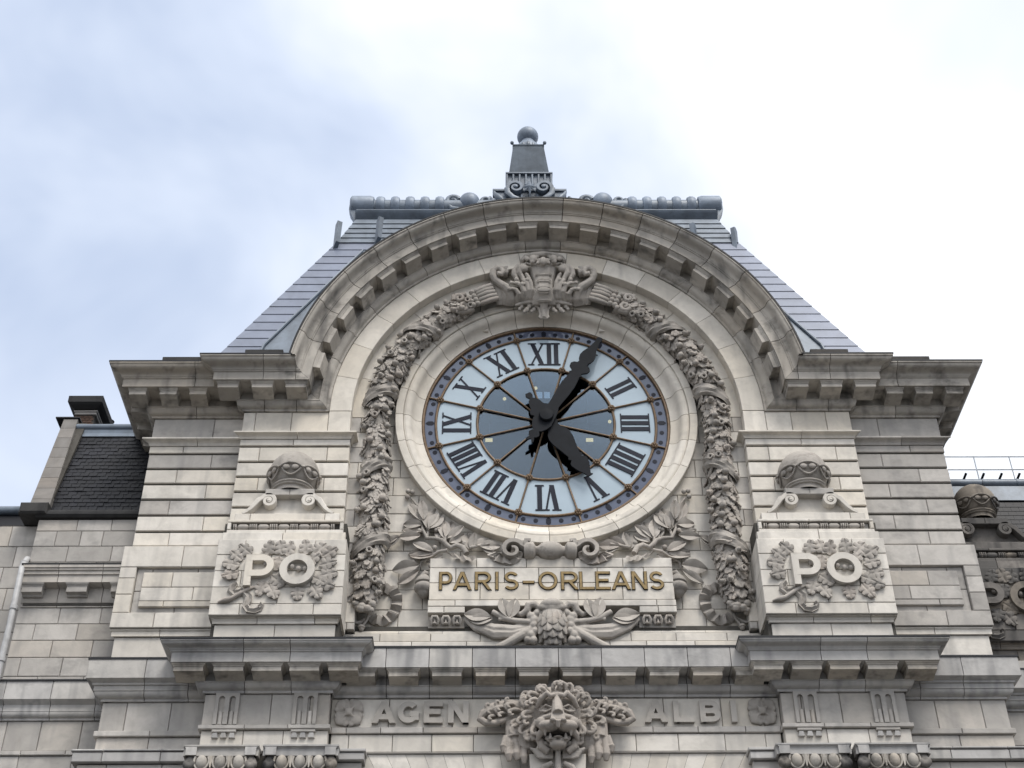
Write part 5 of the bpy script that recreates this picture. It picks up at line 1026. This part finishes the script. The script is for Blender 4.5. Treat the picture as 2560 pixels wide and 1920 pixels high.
O('mouth_shade', MB().ell((0, -1.74, -9.98), (.38, .2, .17), 16, 10).mesh(smooth=180), 'soot', lion)  # dark filler: shade of the open jaws put into its colour, not soot
ks = MB().rings([[(x * q, y, z) for x, y in ((-.62, -1.62), (.62, -1.62), (.62, -.9), (-.62, -.9))] for q, z in ((1.0, -10.2), (1.0, -10.3), (.88, -11.3))])
O('keystone', ks.mesh(), 'stone', lion)
km = MB()
for s in (-1, 1):
    for k in range(4): km.tube([(s * .10, -1.74, -10.16 - .06 * k), (s * .32, -1.78, -10.20 - .05 * k), (s * (.52 - .03 * k), -1.74, -10.16 - .05 * k), (s * (.60 - .05 * k), -1.7, -10.10 - .05 * k)], [.03, .045, .045, .03], 7)
    km.tube([(s * .12, -1.8, -10.12), (s * .25, -1.86, -10.06), (s * .40, -1.84, -10.09), (s * .45, -1.8, -10.15)], [.04, .06, .055, .03], 8)
    km.tube([(s * .12, -1.74, -10.45), (s * .3, -1.72, -10.55), (s * .42, -1.7, -10.75)], [.05, .08, .06], 8)
km.ell((0, -1.82, -10.12), (.13, .1, .10), 12, 8).tube([(0, -1.8, -10.2), (0, -1.76, -10.5), (0, -1.74, -11)], [.06, .07, .08], 9)
O('ornament', remesh(km, .016, 2), 'carved', lion)
# ------------------------------------------------------------------ left wing
LW = root('side_wing', 'lower stone wing left of the clock pavilion with steep slate roof and drainpipe', 'building', (-12, 2, 0))
def lp(name, me, m, label=None): return O(name, me, m, LW, (12, -2, ZO), label)
wl = lp('wall', MB().box(-13.15, -10.3, .16, 6.0, -24.5, -2.8).mesh(), 'mortar')
zs = [-3.0, -3.35, -3.81, -4.28, -4.62]; js = [[.37, .68], [.2, .42, .62], [.32, .72], [.25, .6]]
for i in range(4): row(wl, -13.22, -10.4, zs[i + 1], zs[i], .10, js[i], 'grey')
zs = [-5.59, -6.04, -6.49, -6.95, -7.45, -7.85]; js = [[.38, .75], [.17, .55, .9], [.36, .72], [.12, .48, .86], [.3, .7]]
for i in range(5): row(wl, -13.2, -10.4, zs[i + 1], zs[i], .10, js[i], 'grey')
row(wl, -13.2, -10.2, -9.41, -8.67, -.05, [.15, .42, .72], 'grey'); row(wl, -13.2, -10.2, -9.53, -9.41, -.10, [.3, .65], 'grey'); row(wl, -13.2, -10.2, -10.9, -9.53, -.05, [.3, .7], 'grey')
cp = lp('coping', MB().rings([[(x, .30, -2.98), (x, .02, -2.98), (x, -.04, -2.92), (x, -.04, -2.84), (x, .04, -2.74), (x, .4, -2.70)] for x in [-13.3 + 2.9 * i / 10 for i in range(11)]]).mesh(smooth=40), 'blackstone', 'blackened stone coping along the wing wall')
wc = lp('bracket_cornice', MB().box(-13.1, -10.3, .05, .4, -5.55, -4.65).mesh(), 'mortar')
BR = [(0, -5.59), (.03, -5.59), (.03, -5.50), (.06, -5.48), (.09, -5.40), (.09, -5.10), (.36, -5.07), (.36, -4.88), (.40, -4.86), (.40, -4.78), (.44, -4.76), (.44, -4.72), (.47, -4.70), (.47, -4.62)]
sweep(wc, Run((-13.16, .10), (-10.3, .10)), BR, [.9, 2.0], 'grey')
mw = modillion(.50, .08, .30, -5.34, -5.07, .10)
for x in (-12.87, -11.76, -10.66): O('bracket', mw, 'grey', wc, (x, 0, 0))
lp('flashing', MB().box(-13.2, -10.3, -.385, .2, -4.618, -4.59).mesh(), 'flash'); lp('flashing', MB().box(-13.2, -10.2, -.36, .2, -7.79, -7.75).mesh(), 'flash')
wc2 = lp('string_cornice', MB().box(-13.1, -10.2, 0, .4, -8.6, -7.85).mesh(), 'mortar')
WG = [(0, -8.67), (.04, -8.67), (.04, -8.62)] + ovolo(.06, -8.61, .14, -8.50)[1:] + [(.15, -8.49), (.15, -8.33), (.18, -8.31), (.28, -8.24), (.28, -7.79)]
sweep(wc2, Run((-13.25, -.05), (-10.2, -.05)), WG, [.35, 1.45, 2.5], 'lowcornice')
# slate roof
def sy(z): return .38 + (z + 2.68) * .36
rfm = MB().add([(-13.35, sy(-2.75) + .03, -2.75), (-10.2, sy(-2.75) + .03, -2.75), (-10.2, sy(1.15) + .03, 1.15), (-13.45, sy(1.15) + .03, 1.15), (-10.2, 6, 1.15), (-13.45, 6, 1.15)], [(0, 1, 2, 3), (3, 2, 4, 5)])
rf2 = lp('slate_roof', rfm.mesh(), 'slate', 'steep dark slate roof with wet streaks'); q_ = random.Random(2); sm = {}
nr = 22
for i in range(nr):
    z0 = -2.66 + 3.5 * i / nr; h = 3.5 / nr * 1.12; x = -13.12 - .07 * i / nr - (.13 if i % 2 else 0)
    while x < -10.75 - .02 * i:
        wd = .228; o = O('slate', sm.get(i % 3) or sm.setdefault(i % 3, MB().rings([[(0, -.03 + .006 * (i % 3), 0), (.218, -.03, 0), (.218, 0, 0), (0, 0, 0)], [(0, h * .36 - .012, h), (.218, h * .36 - .012, h), (.218, h * .36 + .005, h), (0, h * .36 + .005, h)]]).mesh()), 'slate', rf2, (x, sy(z0) + q_.uniform(-.005, .004), z0 + q_.uniform(-.008, .008)))
        x += wd
O('ridge_roll', MB().tube([(-13.45, sy(1.1) - .05, 1.12), (-10.4, sy(1.1) - .05, 1.12)], .11, 14).box(-13.4, -10.4, sy(.9) - .03, sy(.9) + .05, .86, 1.02).mesh(smooth=40), 'zinc', rf2)
O('flashing_sheet', MB().rings([[(-13.2, sy(.72) - .05, .72), (-11.1, sy(.72) - .05, .72), (-11.1, sy(.72), .72), (-13.2, sy(.72), .72)], [(-13.2, sy(.9) - .03, .9), (-11.1, sy(.9) - .03, .9), (-11.1, sy(.9), .9), (-13.2, sy(.9), .9)]]).mesh(), 'zinc', rf2)
# raking parapet of stone slabs
rp = lp('raking_parapet', MB().rings([[(-13.55, sy(z) - .1, z), (-13.12, sy(z) - .1, z), (-13.12, sy(z) + 1.5, z), (-13.55, sy(z) + 1.5, z)] for z in (-2.7, 1.3)]).mesh(), 'mortar', 'grey stone parapet climbing beside the slates')
for i in range(9):
    z0, z1 = -2.62 + 4.05 * i / 9 + .006, -2.62 + 4.05 * (i + 1) / 9 - .006
    O('slab', MB().rings([[(-13.62 - .04 * (z + 2.6), sy(z) - .18, z), (-13.08 - .075 * (z + 2.6), sy(z) - .18, z), (-13.08 - .075 * (z + 2.6), sy(z) + .3, z), (-13.62 - .04 * (z + 2.6), sy(z) + 1.6, z)] for z in (z0, z1)]).mesh(), 'slabstone', rp)
O('cap', MB().box(-14.02, -13.33, sy(1.43) - .22, sy(1.43) + 1.4, 1.44, 1.48).mesh(), 'flash', rp)
O('foot_stone', MB().block(-13.72, -13.0, -2.92, -2.58, -.12, 1.2, .05).mesh(), 'blackstone', rp)
ch = lp('chimney', MB().box(-13.88, -13.34, 2.85, 5.6, .5, 2.42).mesh(), 'mortar', 'brown brick chimney with heavy black cap')
bk = MB().block(0, .17, 0, .075, -.012, .06, .006).mesh()
for i in range(19):
    for k in range(4):
        x = -13.88 + .135 * k + (.0 if i % 2 else -.05)
        if x < -13.4: O('brick', bk, 'brick', ch, (x, 2.845, .80 + .085 * i)).scale = (.72, 1, 1)
O('collar', MB().block(-13.93, -13.29, 2.42, 2.50, 2.78, 5.6, .01).block(-13.96, -13.26, 2.50, 2.56, 2.75, 5.6, .01).mesh(), 'grey', ch)
O('cap', MB().rings([[(-14.12 + d, 2.52 + d, z), (-13.1 - d, 2.52 + d, z), (-13.1 - d, 5.8, z), (-14.12 + d, 5.8, z)] for d, z in ((.18, 2.56), (.06, 2.64), (0, 2.70), (0, 2.92))]).mesh(), 'blackstone', ch)
O('pot', MB().lathe([(.14, 0), (.13, .12), (.16, .16), (.16, .22), (.1, .26), (.001, .28)], (-13.38, 3.0, 2.92), 14).mesh(smooth=40), 'blackstone', ch); O('pot', MB().lathe([(.12, 0), (.11, .1), (.14, .14), (.001, .2)], (-13.25, 4.0, 2.92), 14).mesh(smooth=40), 'blackstone', ch)
# recessed side wall and drainpipe
sw = lp('side_wall', MB().box(-14.3, -13.16, .55, 6, -24.5, -2.9).mesh(), 'mortar')
for i in range(9): row(sw, -14.35, -13.17, -2.95 - .62 * (i + 1), -2.95 - .62 * i, .50, [.5 if i % 2 else .3], 'grey')
dp = root('drainpipe', 'pale cast iron drainpipe running down the corner of the left wing', 'pipe', (-13.1, -.5, 0))
def dpp(name, me, m): return O(name, me, m, dp, (13.1, .5, ZO))
dpp('pipe', MB().tube([(-13.27, .25, -4.12), (-13.26, .05, -4.22), (-13.24, -.1, -4.42), (-13.2, -.3, -4.68), (-13.13, -.47, -4.9), (-13.10, -.47, -6.5), (-13.08, -.47, -24.4)], [.075] * 7, 14).mesh(smooth=50), 'pipe')
for z in (-4.45, -5.9, -7.3): dpp('collar', MB().tube([(-13.24 if z > -4.5 else -13.1, -.12 if z > -4.5 else -.47, z - .05), (-13.24 if z > -4.5 else -13.1, -.12 if z > -4.5 else -.47, z + .05)], .095, 14).mesh(smooth=40), 'pipe')

# ------------------------------------------------------------------ house further left, seen past the drainpipe
FH = root('neighbouring_house', 'dark roofed neighbouring house at the far left edge below the slate roof', 'building', (-17, 4, 0))
def fp(name, me, m): return O(name, me, m, FH, (17, -4, ZO))
fp('wall', MB().box(-22, -14.36, 3.1, 9, -24.5, -2.5).mesh(), 'grey'); fr_ = fp('roof', MB().add([(-22, 3.0, -2.2), (-14.3, 3.0, -2.2), (-14.3, 3.9, -.35), (-22, 3.9, -.35), (-14.3, 9, -.35), (-22, 9, -.35)], [(0, 1, 2, 3), (3, 2, 4, 5)]).mesh(), 'slate')
O('ridge_roll', MB().tube([(-22, 3.85, -.3), (-14.4, 3.85, -.3)], .14, 12).mesh(smooth=40), 'zinc', fr_); O('gutter', MB().box(-22, -14.3, 2.8, 3.1, -2.3, -2.17).mesh(), 'zinc', fr_)
fc = fp('cornice', MB().box(-22, -14.36, 2.75, 3.2, -2.52, -2.31).mesh(), 'stone')
for k in range(6): O('bracket', MB().box(-14.62 - .62 * k, -14.32 - .62 * k, 2.8, 3.15, -2.78, -2.53).box(-14.58 - .62 * k, -14.36 - .62 * k, 2.9, 3.15, -2.9, -2.78).mesh(), 'stone', fc)
fp('balcony', MB().rings([[(-22, 1.4, -4.2), (-14.15, 1.4, -4.2), (-14.15, 3.2, -4.2), (-22, 3.2, -4.2)], [(-22, 1.2, -3.75), (-14.0, 1.2, -3.75), (-14.0, 3.2, -3.75), (-22, 3.2, -3.75)], [(-22, 1.2, -3.62), (-14.0, 1.2, -3.62), (-14.0, 3.2, -3.62), (-22, 3.2, -3.62)]]).mesh(), 'blackstone')
fp('corbel', MB().tube([(-14.1, 2.9, -5.3), (-14.12, 2.2, -4.9), (-14.15, 1.7, -4.5)], [.12, .17, .12], 10).mesh(smooth=50), 'pipe')
dp2 = root('drainpipe', 'thin pale drainpipe at the far left edge under the black balcony', 'pipe', (-14.3, 1.5, 0)); O('pipe', MB().tube([(0, 0, -5.2), (0, 0, -24.4)], .085, 12).mesh(smooth=40), 'pipe', dp2, (0, 0, ZO)); O('collar', MB().tube([(0, 0, -6.3), (0, 0, -6.2)], .105, 12).mesh(smooth=40), 'pipe', dp2, (0, 0, ZO))

# ------------------------------------------------------------------ right wing with a sooty pedestal
RW = root('side_wing', 'right wing with soot-blackened pedestal and ball before a dark slate roof', 'building', (12.5, 2, 0))
def rp_(name, me, m, label=None): return O(name, me, m, RW, (-12.5, -2, ZO), label)
_pv = PV; P2 = pedestal(1, 11.36, 1.5, .06, RW, balls=.56, stone_m='soot', carve='soot', name='pedestal'); P2.location = (11.36 - 12.5, 1.5 - 2, ZO + .06); monogram(P2, lm='soot', carve='soot', seed=9)
rw = rp_('wall', MB().box(10.3, 26, .3, 6, -24.5, -3.9).mesh(), 'mortar')
row(rw, 10.4, 26, -7.85, -7.2, -.1, [k / 13 for k in range(1, 13)], 'grey')
for i in range(6): row(rw, 12.9, 26, -7.2 + .533 * i, -7.2 + .533 * (i + 1), .2, [(k + .5 * (i % 2)) / 11 for k in range(1, 11)], 'grey')
JJ = [k / 11 for k in range(1, 11)]
row(rw, 10.3, 26, -9.41, -8.67, -.40, JJ, 'grey'); row(rw, 10.3, 26, -9.54, -9.41, -.45, JJ, 'grey'); row(rw, 10.3, 26, -11, -9.54, -.4, JJ, 'grey')
rc = rp_('string_cornice', MB().box(10.3, 25.9, -.3, .4, -8.6, -7.85).mesh(), 'mortar')
sweep(rc, Run((10.3, -.40), (26, -.40)), WING, [.75 + 1.15 * k for k in range(13)], 'lowcornice'); rp_('flashing', MB().box(10.7, 26, -.79, .2, -7.788, -7.745).mesh(), 'flash')
def ty_(z): return .9 + (z + 4.0) * .16
r2 = rp_('slate_roof', MB().add([(10.3, ty_(-4.2) + .02, -4.2), (26, ty_(-4.2) + .02, -4.2), (26, ty_(-1) + .02, -1), (10.3, ty_(-1) + .02, -1), (26, 6, -1), (10.3, 6, -1)], [(0, 1, 2, 3), (3, 2, 4, 5)]).mesh(), 'slate')
sl2 = MB().rings([[(0, -.025, 0), (.218, -.025, 0), (.218, 0, 0), (0, 0, 0)], [(0, .012, .17), (.218, .012, .17), (.218, .03, .17), (0, .03, .17)]]).mesh()
for i in range(14):
    x = 11.5 + (.11 if i % 2 else 0)
    while x < 13.9: O('slate', sl2, 'slate', r2, (x, ty_(-3.9 + .15 * i), -3.9 + .15 * i)); x += .222
O('flashing_sheet', MB().rings([[(10.4, ty_(z) - d, z), (26, ty_(z) - d, z), (26, ty_(z), z), (10.4, ty_(z), z)] for z, d in ((-1.72, .05), (-1.2, .04))]).mesh(), 'zinc', r2)
O('ridge_roll', MB().tube([(10.4, 1.42, -1.05), (26, 1.42, -1.05)], .13, 14).mesh(smooth=40), 'zinc', r2)
for x in (12.1, 13.05): O('roll_joint', MB().tube([(x - .03, 1.42, -1.05), (x + .03, 1.42, -1.05)], .145, 14).mesh(smooth=40), 'zinc', r2)
O('upper_roof', MB().rings([[(10.4, 1.5, -1.0), (26, 1.5, -1.0), (26, 6, -1), (10.4, 6, -1)], [(10.4, 2.9, .12), (26, 2.9, .12), (26, 6, .12), (10.4, 6, .12)]]).mesh(), 'slate', r2)
for k in range(8): O('roof_hook', MB().tube([(11.55 + .515 * k, 2.62, -.12), (11.62 + .515 * k, 2.45, .02)], .035, 8).mesh(), 'iron', r2)
rl = root('roof_railing', 'thin steel guard rail on the roof right of the pavilion', 'railing', (12.5, 3, ZO + .1))
for z in (.88, .42): O('rail', MB().tube([(-2.2, 0, z), (13, 0, z)], .018, 8).mesh(smooth=60), 'rail', rl)
for k in range(14): O('post', MB().tube([(-1.9 + 1.045 * k, 0, 0), (-1.9 + 1.045 * k, 0, .90)], .017, 8).mesh(smooth=60), 'rail', rl)
